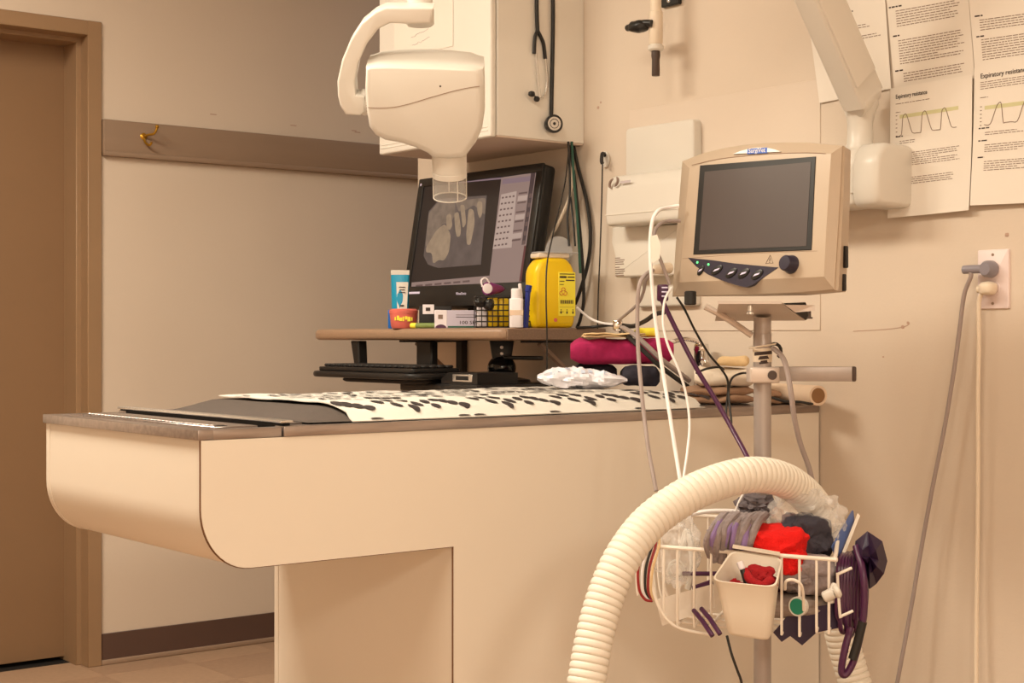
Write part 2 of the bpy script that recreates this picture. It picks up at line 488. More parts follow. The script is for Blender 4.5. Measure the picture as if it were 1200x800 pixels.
# door in its steel frame
d1 = struct('door_1', bx(XD0 + .002, XD1 - .002, YB + .145, YB + .185, .014, ZD - .004, .001, 1), 'door_paint')
fr = obj('door_frame', G().join(
    bx(XD1, XD1 + .047, YB - .012, YB + .09, 0, FZ, .002, 1),
    bx(XD0 - .047, XD0, YB - .012, YB + .09, 0, FZ, .002, 1),
    bx(XD0 - .001, XD1 + .001, YB - .0117, YB + .0897, ZD, FZ - .0003, .002, 1)), 'frame_paint', d1)
obj('door_stop', G().join(
    bx(XD1 - .016, XD1 + .0297, YB + .045, YB + .2, 0, ZD - .002, .002, 1),
    bx(XD0 - .0297, XD0 + .016, YB + .045, YB + .2, 0, ZD - .002, .002, 1),
    bx(XD0 - .03, XD1 + .03, YB + .0453, YB + .1997, ZD - .016, ZD + .02, .002, 1)), 'frame_paint', d1)
hd = obj('door_handle', G().join(cyl((XD0 + .07, YB + .145, 1.0), (XD0 + .07, YB + .1, 1.0), .011), tube([(XD0 + .07, YB + .1, 1.0), (XD0 + .09, YB + .095, 1.0), (XD0 + .18, YB + .095, 1.0)], .009)), 'steel_light', d1)
obj('door_gap_shade', bx(XD0 - .04, XD1 + .04, YB + .1, YB + .4, -.002, .0005), 'black_hole', d1)  # black floor strip, painted darkness of the gap below the door leaf
struct('wall_behind_door', bx(XD0 - .2, XD1 + .2, YB + .3, YB + .38, 0, ZC), 'wall_paint')
# coat rail
q1, q0 = onY(117, 138.5, YB - .02), onY(117, 181.5, YB - .02)
rail = struct('trim_1', bx(XD1 + .049, XE, YB - .02, YB, q0.z, q1.z, .006, 2), 'rail_paint')
obj('rail_lip', bx(XD1 + .049, XE, YB - .024, YB, q0.z - .001, q0.z + .016, .005, 2), 'rail_paint', rail)
hk = onY(168, 160, YB - .02)
t = thing('coat_hook', 'small brass coat hook screwed to the brown wall rail', 'hook', hk)
obj('back_plate', lathe([(0, 0), (.011, 0), (.012, .003), (.009, .006), (0, .007)], 14, frame(hk, (1, 0, 0), (0, 0, 1))), 'brass', t)
e = Vector((0, -1, 0))
obj('hook_arm', tube([hk + e * .004, hk + e * .02 + Vector((.008, 0, .004)), hk + e * .04 + Vector((.02, 0, .008)), hk + e * .048 + Vector((.026, 0, .026))], .0042, 8).join(
    blob(hk + e * .048 + Vector((.026, 0, .03)), .006, .006, .006, 0, 1)), 'brass', t)
obj('hook_arm', tube([hk + e * .004 + Vector((0, 0, -.006)), hk + e * .012 + Vector((.003, 0, -.022)), hk + e * .026 + Vector((.01, 0, -.03)), hk + e * .034 + Vector((.014, 0, -.02))], .004, 8), 'brass', t)

# housings of the ceiling lamps
for k, (x, y, p) in enumerate(LAMPS):
    t = thing('ceiling_light', ('flat ceiling light panel far behind the camera near the left wall', 'flat ceiling light panel far behind the camera in the middle', 'flat ceiling light panel between camera and table', 'flat ceiling light panel nearest the door wall')[k], 'light', (x, y, ZC - .03), 'ceiling light panels')
    obj('housing', G().join(*[bx(x + a - .02, x + a + .02, y - .62, y + .62, ZC - .035, ZC, .003, 1) for a in (-.3, .3)], *[bx(x - .3, x + .3, y + b - .02, y + b + .02, ZC - .035, ZC, .003, 1) for b in (-.6, .6)]), 'white_plastic', t)
    m = MATS.get('diffuser') or mat('diffuser', (.8, .8, .8), .5, var=0, emit=TINT, estr=4.0)
    obj('diffuser', bx(x - .28, x + .28, y - .58, y + .58, ZC - .02, ZC - .012), m, t)

t = thing('ceiling_light', 'narrow ceiling light panel in the side passage', 'light', (4.1, 4.2, ZC - .03), 'ceiling light panels')
obj('housing', G().join(*[bx(4.1 + a - .02, 4.1 + a + .02, 3.73, 4.67, ZC - .035, ZC, .003, 1) for a in (-.17, .17)], *[bx(3.95, 4.25, 4.2 + b - .02, 4.2 + b + .02, ZC - .0345, ZC, .003, 1) for b in (-.47, .47)]), 'white_plastic', t)
obj('diffuser', bx(3.95, 4.25, 3.75, 4.65, ZC - .02, ZC - .012), mat('diffuser_cool', (.8, .8, .8), .5, var=0, emit=(1, .9, .86), estr=2.0), t)

# ================================================================ TREATMENT TABLE
TX0, TY0, TY1, TZ = 1.122, 2.2265, 2.877, .9150
TU, TPX = .6877, 1.626                    # underside of the overhang, face of the pedestal
table = thing('treatment_table', 'long cream laminate treatment table with stainless steel top on an inset pedestal', 'table', (2.1, 2.55, 0))
def side_outline(o=0.0):
    x0, zt, zb, rr = TX0 + .006 - o, TZ - .017, TU - o, .088
    pts = [(XR - .004, zt), (x0, zt)]
    for i in range(13):
        a = R(180 + 90 * i / 12); pts.append((x0 + rr * 1.0 + rr * 1.0 * math.cos(a), zb + rr * 1.15 + rr * 1.15 * math.sin(a)))
    pts += [(TPX - o, zb), (TPX - o, 0.0), (XR - .004, 0.0)]
    return pts
Mxz = frame((0, 0, 0), (1, 0, 0), (0, 0, 1))          # u = x, v = z, n = -y
obj('side_panel', prism(side_outline(), -(TY0 + .0022), -TY0 - .0002, Mxz), 'laminate', table, label='cream laminate side panel facing the room')
obj('panel_edge', prism(side_outline(.0014), -(TY0 + .0052), -(TY0 + .0022), Mxz), 'laminate_edge', table)
obj('side_panel', prism(side_outline(), -(TY1 - .004), -(TY1 - .02), Mxz), 'laminate', table)
# wrap of end and belly between the two side panels
prof = side_outline(-.001)[1:-2]
prof[0] = (prof[0][0], TZ - .017)
g = G(); vv = []; ff = []
for i, (x, z) in enumerate(prof):
    vv += [(x, TY0 + .0052, z), (x, TY1 - .012, z)]
    if i: ff.append((2 * i - 2, 2 * i - 1, 2 * i + 1, 2 * i))
obj('end_wrap', thick(G().add(vv, ff), .012, (.5, 0, .5)), 'laminate', table)
obj('pedestal_panel', bx(TPX + .001, TPX + .018, TY0 + .004, TY1 - .008, 0, TU + .01, .001, 1), 'laminate', table)
# steel top: rim, drain end and tray
zt = TZ
gx = 1.277                                  # joint between drain end and tray
rimo = .0165
obj('drain_rim', G().join(
    bx(TX0, TX0 + .028, TY0, TY1, zt - rimo, zt, .0015, 2),
    bx(TX0 + .0265, gx - .003, TY0 + .0002, TY0 + .022, zt - rimo, zt - .0002, .0012, 2),
    bx(TX0 + .0265, gx - .003, TY1 - .022, TY1 - .0002, zt - rimo, zt - .0002, .0012, 2)), 'steel', table)
obj('drain_pan', bx(TX0 + .02, gx - .003, TY0 + .02, TY1 - .02, zt - .012, zt - .004), 'steel', table)
gr = obj('drain_grate', bx(TX0 + .055, gx - .02, TY0 + .05, TY1 - .06, zt - .006, zt + .001, .001, 1), 'steel', table)
g = G()
for i in range(34):
    y = TY0 + .07 + i * (TY1 - TY0 - .15) / 33
    g.join(bx(TX0 + .062, TX0 + .086, y - .0056, y + .0056, zt + .0006, zt + .0016))
obj('drain_slot', g, 'black_hole', gr, kind='stuff')
g = G()
for i in range(34):
    y = TY0 + .07 + (i + .5) * (TY1 - TY0 - .15) / 33
    g.join(bx(TX0 + .061, TX0 + .087, y - .003, y + .003, zt + .001, zt + .003, .001, 1))
obj('drain_rib', g, 'steel', gr, kind='stuff')
obj('tray_rim', G().join(
    bx(gx, XR - .004, TY0 - .002, TY0 + .03, zt - rimo, zt + .001, .0015, 2),
    bx(gx, XR - .004, TY1 - .03, TY1 + .002, zt - rimo, zt + .003, .0015, 2),
    bx(XR - .035, XR - .004, TY0, TY1, zt - rimo, zt + .001, .0015, 2)), 'steel', table)
obj('tray_lip', bx(gx - .004, gx + .02, TY0 + .002, TY1 - .002, zt + .006, zt + .0105, .0015, 2), 'steel_light', table)
obj('lip_shadow', bx(gx + .002, gx + .018, TY0 + .01, TY1 - .004, zt - .005, zt + .0065), 'black_hole', table)  # black strip: painted shadow in the gap under the raised lip
obj('tray_floor', bx(gx + .018, XR - .03, TY0 + .028, TY1 - .028, zt - .012, zt + .0005), 'steel', table)
# grey non-slip mat lying in the tray
one('rubber_mat', 'dark grey ribbed rubber mat lying in the steel tray', 'mat', bx(1.3, 1.334, TY0 + .035, TY1 - .034, zt + .0006, zt + .0036, .001, 1), 'dark_mat')
# warming pad and printed sheet over it
ZP = .946
def pad_z(y, edge=0.0):
    a = (y - (TY0 + .006)) / .095
    return zt + .0046 + (ZP - zt - .0096) * (1 if a >= 1 else max(0, a) ** .8)
pgp = [(TY0 + .013, zt + .003), (TY0 + .05, zt + .0145), (TY0 + .098, ZP - .006), (TY0 + .13, ZP - .0035), (2.735, ZP - .0035), (2.77, ZP - .012), (2.79, zt + .004)]
Myz = frame((0, 0, 0), (0, 1, 0), (0, 0, 1))          # u = y, v = z, n = x
one('warming_pad', 'dark warming pad under the printed sheet on the table', 'pad', loft([[(x, y, zt + .004 + (z - zt - .004) * f) for y, z in roundpoly(pgp, .008, 2)] for x, f in ((1.335, .06), (1.35, .3), (1.385, .72), (1.41, .95), (1.43, 1), (2.262, 1))]), 'navy_pad')
def top_of(y):
    pts = pgp
    for (y0, z0), (y1, z1) in zip(pts, pts[1:]):
        if y0 <= y <= y1: return z0 + (z1 - z0) * (y - y0) / (y1 - y0)
    return zt + .004
def sheet_p(a, b, off=0.0):
    """a along the table, b from the front hem to the back"""
    y = TY0 + .009 + b * (2.725 - TY0 - .009)
    x = 1.418 + a * (2.272 - 1.418) + .014 * noise.noise((b * 4, 0, 3)) * (1 - a)
    z = max(top_of(y), top_of(y - .01), top_of(y + .01) if b > .05 else 0) + .0035 * min(1, .3 + b / .06) - (.0025 if b < .03 else 0) + off
    z += .001 + (.0022 * noise.noise((x * 9, y * 14, 1.7)) + .0016 * abs(noise.noise((x * 23, y * 17, 4)))) * min(1, b / .06)
    if b < .001: z -= .001
    return Vector((x, y, z))
sh = obj('printed_sheet', thick(sheet(lambda a, b: sheet_p(a, b), 70, 34), .0018), 'white_cloth', org=(1.85, 2.48, ZP))
tag(sh, 'white sheet with black paw and bone prints spread along the table', 'sheet')
def print_patch(cx, b, lx, ly, rot, g):
    """oval ink print lying on the sheet, centred at x = cx"""
    k = 12; L = 2.725 - TY0 - .009; out = []
    vv = [(0, 0)] + [(f * math.cos(2 * math.pi * i / k), f * math.sin(2 * math.pi * i / k)) for f in (.5, 1) for i in range(k)]
    ca, sa = math.cos(rot), math.sin(rot)
    for ux, uy in vv:
        dx, dy = ux * lx, uy * ly
        x = cx + dx * ca - dy * sa; y = dx * sa + dy * ca
        out.append(sheet_p((x - 1.418) / (2.272 - 1.418), min(.985, max(.002, b + y / L)), .0036))
    g.add(out, [(0, 1 + i, 1 + (i + 1) % k) for i in range(k)] + [(1 + i, 1 + k + i, 1 + k + (i + 1) % k, 1 + (i + 1) % k) for i in range(k)])
def pxX(px): return onY(px, 480, TY0 + .05).x
g = G()
def shoe(px, b, s=1.0):
    x = pxX(px)
    for dx, db, lx in ((-.026, .045, .013), (-.01, .025, .014), (.008, -.002, .014), (.026, -.03, .013)): print_patch(x + dx * s, b + db, lx * s, .017, -.25, g)
def paw(px, b, s=1.0):
    x = pxX(px)
    for dx, db in ((-.036, .05), (-.014, -.01), (.012, -.045), (.031, -.005), (-.008, .075), (.02, .065)): print_patch(x + dx * s * 1.2, b + db, .0102 * s, .0165, .1, g)
def bone(px, b, s=1.0):
    x = pxX(px)
    for dx, db, lx in ((-.044, .03, .0105), (-.04, -.035, .011), (-.008, .06, .011), (.004, .03, .01), (.016, -.005, .0115), (.034, -.04, .013)): print_patch(x + dx * s, b + db, lx * s, .014, -.2, g)
for i, px in enumerate((418, 474, 526, 585, 634, 682, 730, 776, 812)):
    (shoe, paw, bone)[(0, 1, 2, 1, 2, 1, 2, 1, 2)[i]](px, .115, .85)
for px in (428, 530, 548, 636, 735, 810): print_patch(pxX(px), .006, .014, .006, 0, g)
for row in range(1, 5):
    for i in range(8):
        px = 420 + i * 50 + (row % 2) * 25
        (paw, bone, shoe)[(i + row) % 3](px, .17 + row * .17, .7)
obj('sheet_print', g, 'print_black', sh, kind='stuff')

# ================================================================ WALL CABINET
KX, KY0, KY1, KZ = 2.315, 3.016, 3.52, 1.561
cab = thing('wall_cabinet', 'white wall cabinet with a stethoscope hung over its side', 'cabinet', ((KX + XR) / 2, (KY0 + KY1) / 2, KZ))
obj('body', bx(KX + .021, XR, KY0, KY1, KZ + .004, 2.36, .0015, 1), 'cabinet_white', cab)
obj('bottom_board', bx(KX + .022, XR - .001, KY0 + .002, KY1 - .002, KZ, KZ + .006), 'cabinet_under', cab)
dr = obj('door', bx(KX, KX + .019, KY0 + .0015, KY1 - .0015, KZ - .001, 2.35, .006, 3), 'cabinet_white', cab)
obj('door_bead', G().join(bx(KX - .0015, KX + .002, KY0 + .012, KY1 - .012, KZ + .014, KZ + .017, .0006, 1), bx(KX - .0015, KX + .002, KY0 + .012, KY1 - .012, KZ + .023, KZ + .0255, .0006, 1)), 'cabinet_white', dr)
obj('door_handle', tube([(KX, KY0 + .05, 2.05), (KX - .03, KY0 + .05, 2.055), (KX - .03, KY0 + .05, 2.15), (KX, KY0 + .05, 2.155)], .005, 8), 'steel_light', dr)
# paper taped to the cabinet door
Mk = frame((KX - .0012, 0, 0), (0, -1, 0), (0, 0, 1))
def wall_poly(M, pts, n0, n1): return prism(trace(M, pts), n0, n1, M)
a_, b_ = loc(Mk, 462, 58), loc(Mk, 531, 30)
pa = obj('door_notice', bx(a_[0], b_[0], a_[1] - .03, a_[1] + .25, 0, .0006, M=Mk), 'paper', org=Mk @ Vector((a_[0], a_[1], 0)))
tag(pa, 'white handwritten notice taped to the cabinet door', 'notice')
g = G()
for k, (x, y) in enumerate(((.2, .16), (.22, .13), (.3, .02), (.32, -.002), (.62, .17))):
    x0 = a_[0] + x * (b_[0] - a_[0]); L = .3 * (b_[0] - a_[0])
    obj('handwriting', tube([Mk @ Vector((x0 + i * L / 14, a_[1] + y + .008 * noise.noise((i * 1.9, k * 5.0, 0)) + i * .0006, .001)) for i in range(15)], .0006, 4, 2), 'ink_faint', pa)

# ---------------------------------------------------------------- stethoscope
KS = KY0 - .006
def ks(px, py, o=0.0): return onY(px, py, KS - o)
st = thing('stethoscope', 'black stethoscope hanging down the side of the white cabinet', 'stethoscope', ks(645, 155))
def inch(px): return px
obj('tubing', tube([ks(646, 139), ks(647, 90), ks(648, 40), ks(648, 0), ks(646, -40), ks(640, -62, .01), ks(632, -40), ks(629, 0), ks(630, 38)], .0052, 10), 'black_rubber', st)
obj('yoke', tube([ks(630, 36), ks(627, 44), ks(626, 63)], .0048, 8).join(tube([ks(630, 36), ks(634, 44), ks(637, 52), ks(639, 69)], .0048, 8)), 'black_rubber', st)
obj('ear_tube', tube([ks(628, 62), ks(630, 90), ks(632, 112), ks(631, 116), ks(625, 111, .012)], .003, 8), 'steel_light', st)
obj('ear_tube', tube([ks(639, 68), ks(641, 92), ks(640, 107), ks(636, 114), ks(630, 116, .01)], .003, 8), 'steel_light', st)
obj('ear_tip', blob(ks(623, 110, .012), .009, .007, .007, .05, 2), 'black_rubber', st)
obj('ear_tip', blob(ks(629, 116, .012), .007, .007, .007, .05, 2), 'black_rubber', st)
hc = ks(649, 145, .016)
Mh = frame(hc, (.94, -.34, 0), (0, 0, 1))
ch = obj('chest_piece', lathe([(.012, -.02), (.021, -.014), (.023, -.004), (.0235, .003), (.022, .0045)], 24, Mh), 'black_rubber', st)
obj('diaphragm', lathe([(0, .0048), (.0175, .0047), (.0185, .003)], 24, Mh), 'steel_light', ch)
obj('diaphragm_ring', lathe([(.0105, .0046), (.0115, .0056), (.0125, .0046)], 24, Mh).join(lathe([(0, .0052), (.0035, .0054), (.004, .0048)], 12, Mh)), 'black_rubber', ch)
obj('stem', cyl(ks(646, 138, .004), hc + Vector((0, 0, .012)), .004, 8), 'steel_light', st)

# ================================================================ WORK SHELF
SX, SY0, SY1, SZ = 2.283, 2.93, 3.87, 1.086            # top of shelf
zs0 = 1.063 - 8 / 1800 * 3.724 - .016
shelf = thing('wall_shelf', 'brown speckled laminate work shelf with rounded front holding the computer', 'shelf', (2.45, 3.4, SZ))
SB = SZ - .031
rr_ = .055
ol = [(XR - .002, SY0), (SX + .012, SY0), (SX, SY0 + .012)]
ol += [(SX, SY1 - .1)] + [(SX + .1 - .1 * math.cos(R(a)), SY1 - .1 + .1 * math.sin(R(a))) for a in range(10, 91, 10)] + [(XR - .002, SY1)]
obj('board', prism(ol, SB, SZ, None, .012, 4), 'shelf_laminate', shelf)
obj('end_band', bx(SX + .016, XR - .003, SY0 - .0022, SY0 + .004, SB + .002, SZ - .002, .001, 1), 'shelf_side', shelf)
for y in (SY0 + .05, SY1 - .35):
    br = obj('bracket', G().join(bx(XR - .022, XR - .002, y, y + .03, SB - .13, SB, .002, 1), bx(SX + .12, XR - .002, y, y + .03, SB - .006, SB, .001, 1)), 'black_matte', shelf)
    obj('bracket_brace', tube([(XR - .02, y + .015, SB - .12), (SX + .17, y + .015, SB - .008)], .008, 6, sm=False), 'seam', br)
# lower board on the wall
low = thing('lower_wall_board', 'pale wooden board on the wall under the work shelf behind the table', 'shelf', (2.45, 3.1, .905))
obj('board', bx(2.235, XR - .002, 2.95, 3.30, .905, .926, .004, 2), 'cardboard', low)
obj('bracket', G().join(bx(XR - .02, XR - .002, 3.05, 3.08, .78, .905, .002, 1), bx(2.3, XR - .002, 3.05, 3.08, .898, .905, .001, 1)), 'black_matte', low)
# keyboard tray below the shelf
def kp(px, py, D): return P(px, py, D)
KTX0, KTX1 = 2.09, 2.27
ktz = 1.063 - 34 / 1800 * 4.05
tr = thing('keyboard_tray', 'black keyboard tray hung under the work shelf', 'tray', (2.25, 3.45, ktz))
obj('tray_plate', prism(roundpoly([(2.15, 3.12), (2.15, 3.62), (2.36, 3.62), (2.36, 3.12)], .05, 5), ktz - .03, ktz - .014, None, .006, 2), 'black_plastic', tr)
obj('tray_under', prism(roundpoly([(2.19, 3.15), (2.19, 3.54), (2.34, 3.54), (2.34, 3.15)], .06, 5), ktz - .042, ktz - .03, None, .008, 2), 'black_matte', tr)
obj('hanger', prism([(3.6, SB - .002), (3.64, SB - .002), (3.617, ktz - .016), (3.594, ktz - .016)], 2.3, 2.33, Myz, .003, 1), 'black_plastic', tr)
obj('hanger', bx(2.335, 2.359, 3.3, 3.37, ktz - .03, SB - .001, .004, 1), 'black_plastic', tr)
kb = thing('keyboard', 'black computer keyboard on the tray under the shelf', 'keyboard', (2.23, 3.42, ktz - .014))
obj('case', prism(roundpoly([(2.165, 3.14), (2.165, 3.59), (2.315, 3.59), (2.315, 3.14)], .012, 3), ktz - .0136, ktz - .002, None, .003, 2), 'black_plastic', kb)
for r_ in range(5):
    for c_ in range(16):
        k0 = obj('key', box(.0215, .0235, .008, .003, 1, None, (2.19 + r_ * .025, 3.162 + c_ * .0272, ktz + .0018)), 'black_matte', kb) if (r_, c_) == (0, 0) else k0.copy()
        if (r_, c_) != (0, 0):
            C.objects.link(k0); k0.parent = kb; k0.location = (r_ * .025, c_ * .0272, 0)
# black box with a pale name plate, and flat black box, on the lower board
zb = .926
fb = one('flat_black_box', 'flat black box lying on the lower wall board', 'box', bx(2.225, 2.5, 2.955, 3.285, zb, zb + .022, .005, 2), 'black_plastic')
pt = thing('power_box', 'black box with silver plate on top of the flat black box', 'box', (2.3, 3.04, zb + .022))
obj('case', prism([(2.965, zb + .0222), (3.115, zb + .0222), (3.115, zb + .034), (3.085, zb + .05), (2.965, zb + .05)], 2.235, 2.36, Myz, .005, 2), 'black_plastic', pt)
obj('name_plate', bx(2.2335, 2.2355, 2.985, 3.065, zb + .028, zb + .046, .0005, 1), 'steel_light', pt)
obj('plate_recess', bx(2.2325, 2.2345, 3.0, 3.05, zb + .032, zb + .042), 'black_matte', pt)
# monitor arm: ball foot, post
ma = thing('monitor_post', 'black post with a round ball foot below the work shelf', 'stand', (2.42, 3.04, zb + .022))
bp = P(588, 431, 3.95)
obj('ball_foot', blob(bp, .037, .037, .034, 0, 1, e=1.0), 'black_gloss', ma)
obj('foot_plate', lathe([(.0, -.002), (.075, -.002), (.072, .004), (.04, .01), (0, .012)], 28, Matrix.Translation((bp.x, bp.y, zb + .0245))), 'black_plastic', ma)
obj('post', prism([(-.032, SB - .001), (.032, SB - .001), (.024, SB - .05), (.022, bp.z + .02), (-.022, bp.z + .02), (-.024, SB - .05)], -.018, .018, frame((bp.x, bp.y, 0), (SS, -CC, 0), (0, 0, 1)), .006, 2), 'black_plastic', ma)
for dz in (.018, .034, .05):
    obj('screw', lathe([(0, .002), (.004, .0015), (.0045, 0)], 10, frame(Vector((bp.x, bp.y, SB - dz)) - Vector((CC, SS, 0)) * .0185, (SS, -CC, 0), (0, 0, 1))), 'steel', ma)
obj('cross_arm', bx(bp.x - .01, bp.x + .01, bp.y - .16, bp.y + .02, bp.z + .022, bp.z + .032, .003, 1), 'black_plastic', ma)

# ================================================================ COMPUTER MONITOR
tilt = R(10)
Mm = frame((2.45, 3.3, 1.145), (.02, -1, 0), (math.sin(tilt), 0, math.cos(tilt)))
ul, vt = loc(Mm, 487.5, 209); ur, vt2 = loc(Mm, 637, 193)
ubl, vb = loc(Mm, 477, 358); ubr, vb2 = loc(Mm, 618, 349)
W0, W1 = (ul + ubl) / 2, (ur + ubr) / 2
V0, V1 = (vb + vb2) / 2 - .012, (vt + vt2) / 2
mon = thing('computer_monitor', 'black widescreen computer monitor showing a dental x-ray of teeth', 'monitor', (2.47, 3.3, SZ))
obj('housing', bx(W0, W1, V0, V1, -.045, 0, .012, 3, Mm), 'black_plastic', mon)
obj('bezel', G().join(bx(W0, W1, V1 - .024, V1, -.004, .005, .003, 2, Mm), bx(W0, W0 + .026, V0, V1, -.004, .0048, .003, 2, Mm), bx(W1 - .026, W1, V0, V1, -.004, .0046, .003, 2, Mm), bx(W0, W1, V0, V0 + .06, -.004, .0052, .003, 2, Mm)), 'black_plastic', mon)
obj('stand_neck', bx(-.05, .05, -.05, .14, -.075, -.04, .008, 2, Mm), 'black_plastic', mon)
obj('stand_foot', prism(rrect(.24, .16, .05, 6, 2.48, 3.3), SZ + .0005, SZ + .014, None, .004, 2), 'black_plastic', mon)
for nm, rgb, k_ in (('scr_bg', (34, 24, 22), 1), ('scr_panel', (140, 116, 108), 1), ('scr_chart', (176, 152, 140), 1), ('scr_bar', (128, 106, 112), 1), ('scr_dark', (66, 50, 52), 1), ('scr_maroon', (92, 44, 46), 1), ('scr_txt', (96, 74, 70), 1), ('scr_line', (150, 110, 112), 1)):
    glow(nm, rgb, k_)
glow('scr_xray', (92, 78, 72), 1, .5, 26)
glow('scr_tooth', (150, 126, 102), 1, .35, 50)
glow('scr_bone', (122, 103, 88), 1, .5, 45)
def spoly(pts, n): return prism(trace(Mm, pts), n, n + .0004, Mm)
scr = obj('screen', bx(W0 + .024, W1 - .024, V0 + .058, V1 - .022, -.002, .001, M=Mm), 'scr_bg', mon)
obj('image_panel', spoly([(588, 208), (629, 202), (612, 330), (573, 333)], .001), 'scr_panel', scr)
obj('title_bar', spoly([(498, 216), (588, 208), (588, 210), (498, 218)], .0012).join(spoly([(590, 210), (625, 206), (624, 212), (589, 216)], .0014)), 'scr_bar', scr)
obj('status_bar', spoly([(483, 331), (574, 323), (573, 334), (482, 341)], .0012), 'scr_panel', scr)
obj('status_text', G().join(*[spoly([(488 + i * 11, 334 - i), (496 + i * 11, 333.3 - i), (496 + i * 11, 335.5 - i), (488 + i * 11, 336.2 - i)], .0018) for i in range(6)]), 'scr_txt', scr)
obj('side_strip', spoly([(623, 203), (628, 202.5), (616, 286), (612, 287)], .0016), 'scr_dark', scr)
obj('maroon_strip', spoly([(615, 288), (619.5, 287.5), (614, 329), (609, 330)], .0016), 'scr_maroon', scr)
# x-ray picture: bone, teeth, jaw line
xr = [(516, 233), (571, 229), (564, 310), (514, 314), (502, 310), (497, 300), (503, 248)]
xo = obj('xray_picture', spoly(xr, .0013), 'scr_xray', scr)
teeth = [[(524, 252), (529, 250), (531, 264), (528, 270), (524, 268)], [(560, 236), (566, 236), (566, 250), (563, 257), (560, 248)], [(533, 250), (538, 248), (541, 268), (540, 277), (536, 278), (534, 268)],
         [(550, 244), (556, 246), (557, 262), (552, 287), (548, 287), (547, 275)],
         [(540, 240), (545, 240), (547, 262), (543, 268)],
         [(512, 270), (522, 262), (529, 275), (527, 295), (521, 306), (515, 304), (508, 310), (507, 296), (500, 296), (500, 290)]]
for tp in teeth: obj('tooth_image', prism(roundpoly(trace(Mm, tp), .012, 4), .0019, .0023, Mm), 'scr_tooth', xo)
obj('bone_image', prism(roundpoly(trace(Mm, [(503, 250), (515, 236), (534, 236), (534, 252), (528, 262), (519, 262), (512, 274), (506, 284), (499, 290)]), .01, 3), .0016, .002, Mm).join(prism(roundpoly(trace(Mm, [(534, 236), (556, 233), (570, 232), (569, 252), (562, 246), (556, 240), (547, 246), (538, 248)]), .008, 3), .0016, .002, Mm)), 'scr_bone', xo)
obj('chart', spoly([(588, 228), (606, 224), (600, 290), (578, 292)], .0015), 'scr_chart', scr)
g = G()
for i in range(9):
    for j in range(4):
        x = 589 - i * 1.1 + j * 4.2; y = 231 + i * 7 - j * .6
        g.join(spoly([(x, y), (x + 2.2, y - .3), (x + 2, y + 1.6), (x - .2, y + 1.9)], .002))
for i in range(6):
    x = 609 - i * 1.6; y = 226 + i * 11
    g.join(spoly([(x, y), (x + 10, y - 1.4), (x + 9.4, y + .6), (x - .6, y + 2)], .002))
    g.join(spoly([(x + 12.5, y + 1), (x + 15.5, y + .6), (x + 14.8, y + 5.5), (x + 11.8, y + 6)], .002))
obj('chart_mark', g, 'scr_txt', scr)
for i in range(0, 6, 2): obj('panel_icon', spoly([(608 - i * 1.6, 230 + i * 11), (619 - i * 1.6, 228.4 + i * 11), (618 - i * 1.6, 234.5 + i * 11), (607 - i * 1.6, 236 + i * 11)], .0018), 'scr_chart', scr)
Mt = lambda px, py: Mm @ Matrix.Translation((*loc(Mm, px, py), .0056))
obj('maker_name', text('ViewSonic', .011, Mt(536, 346), .0003, fit=.045), 'icon_pale', mon)
obj('model_mark', bx(0, .055, 0, .006, 0, .0004, M=Mt(480, 345)), 'icon_pale', mon)
obj('sticker', prism(circ(.004, 10), .005, .0056, Mm @ Matrix.Translation((*loc(Mm, 495, 217), 0))), 'icon_pale', mon)

# ================================================================ THINGS ON THE SHELF
def cf(px, D, z=None, yaw=0.0):
    """upright frame facing the room, u to the right as seen from the camera, standing at height z"""
    p = P(px, HY, D); u = Vector((SS, -CC, 0)); u.rotate(Matrix.Rotation(R(yaw), 3, 'Z'))
    return frame((p.x, p.y, SZ if z is None else z), u, (0, 0, 1))
UP = Matrix.Rotation(R(-90), 4, 'X')                  # local z of a lathe -> v of an upright frame
def up(M): return M @ UP
s_ = 4.15 / 1800
# teal tube standing on its cap
Mq = cf(469, 4.16)
t = thing('toothpaste_tube', 'teal and white toothpaste tube standing upright beside the monitor', 'tube', Mq.translation)
def ell(w_, d_, y, k=20): return [(w_ * math.cos(2 * math.pi * i / k), y, -d_ * math.sin(2 * math.pi * i / k)) for i in range(k)]
obj('body', loft([ell(.021, .02, .018), ell(.0225, .0205, .03), ell(.0235, .015, .08), ell(.0245, .007, .125), ell(.025, .0022, .146)], Mq), 'teal', t)
obj('crimp', box(.0505, .013, .004, .001, 1, Mq, (0, .152, 0)), 'white_plastic', t)
obj('cap', lathe([(.016, .0005), (.0175, .003), (.0165, .019)], 20, up(Mq)), 'white_plastic', t)
obj('white_panel', loft([[(x, .035, .0208 - 8 * (x) ** 2) for x in (-.006, .004, .014, .0185)] , [(x, .126, .0075 - 3 * x ** 2) for x in (-.01, .002, .014, .0222)]], Mq, cap=False), 'white_plastic', t)
g = G().join(*[box(.017 - .003 * (i % 2), .0022, .0006, M=Mq, c=(.006, .112 - i * .007, .0105 + i * .0012)) for i in range(3)], box(.011, .004, .0006, M=Mq, c=(.006, .062, .0185)))
obj('panel_print', g, 'ink', t, kind='stuff')
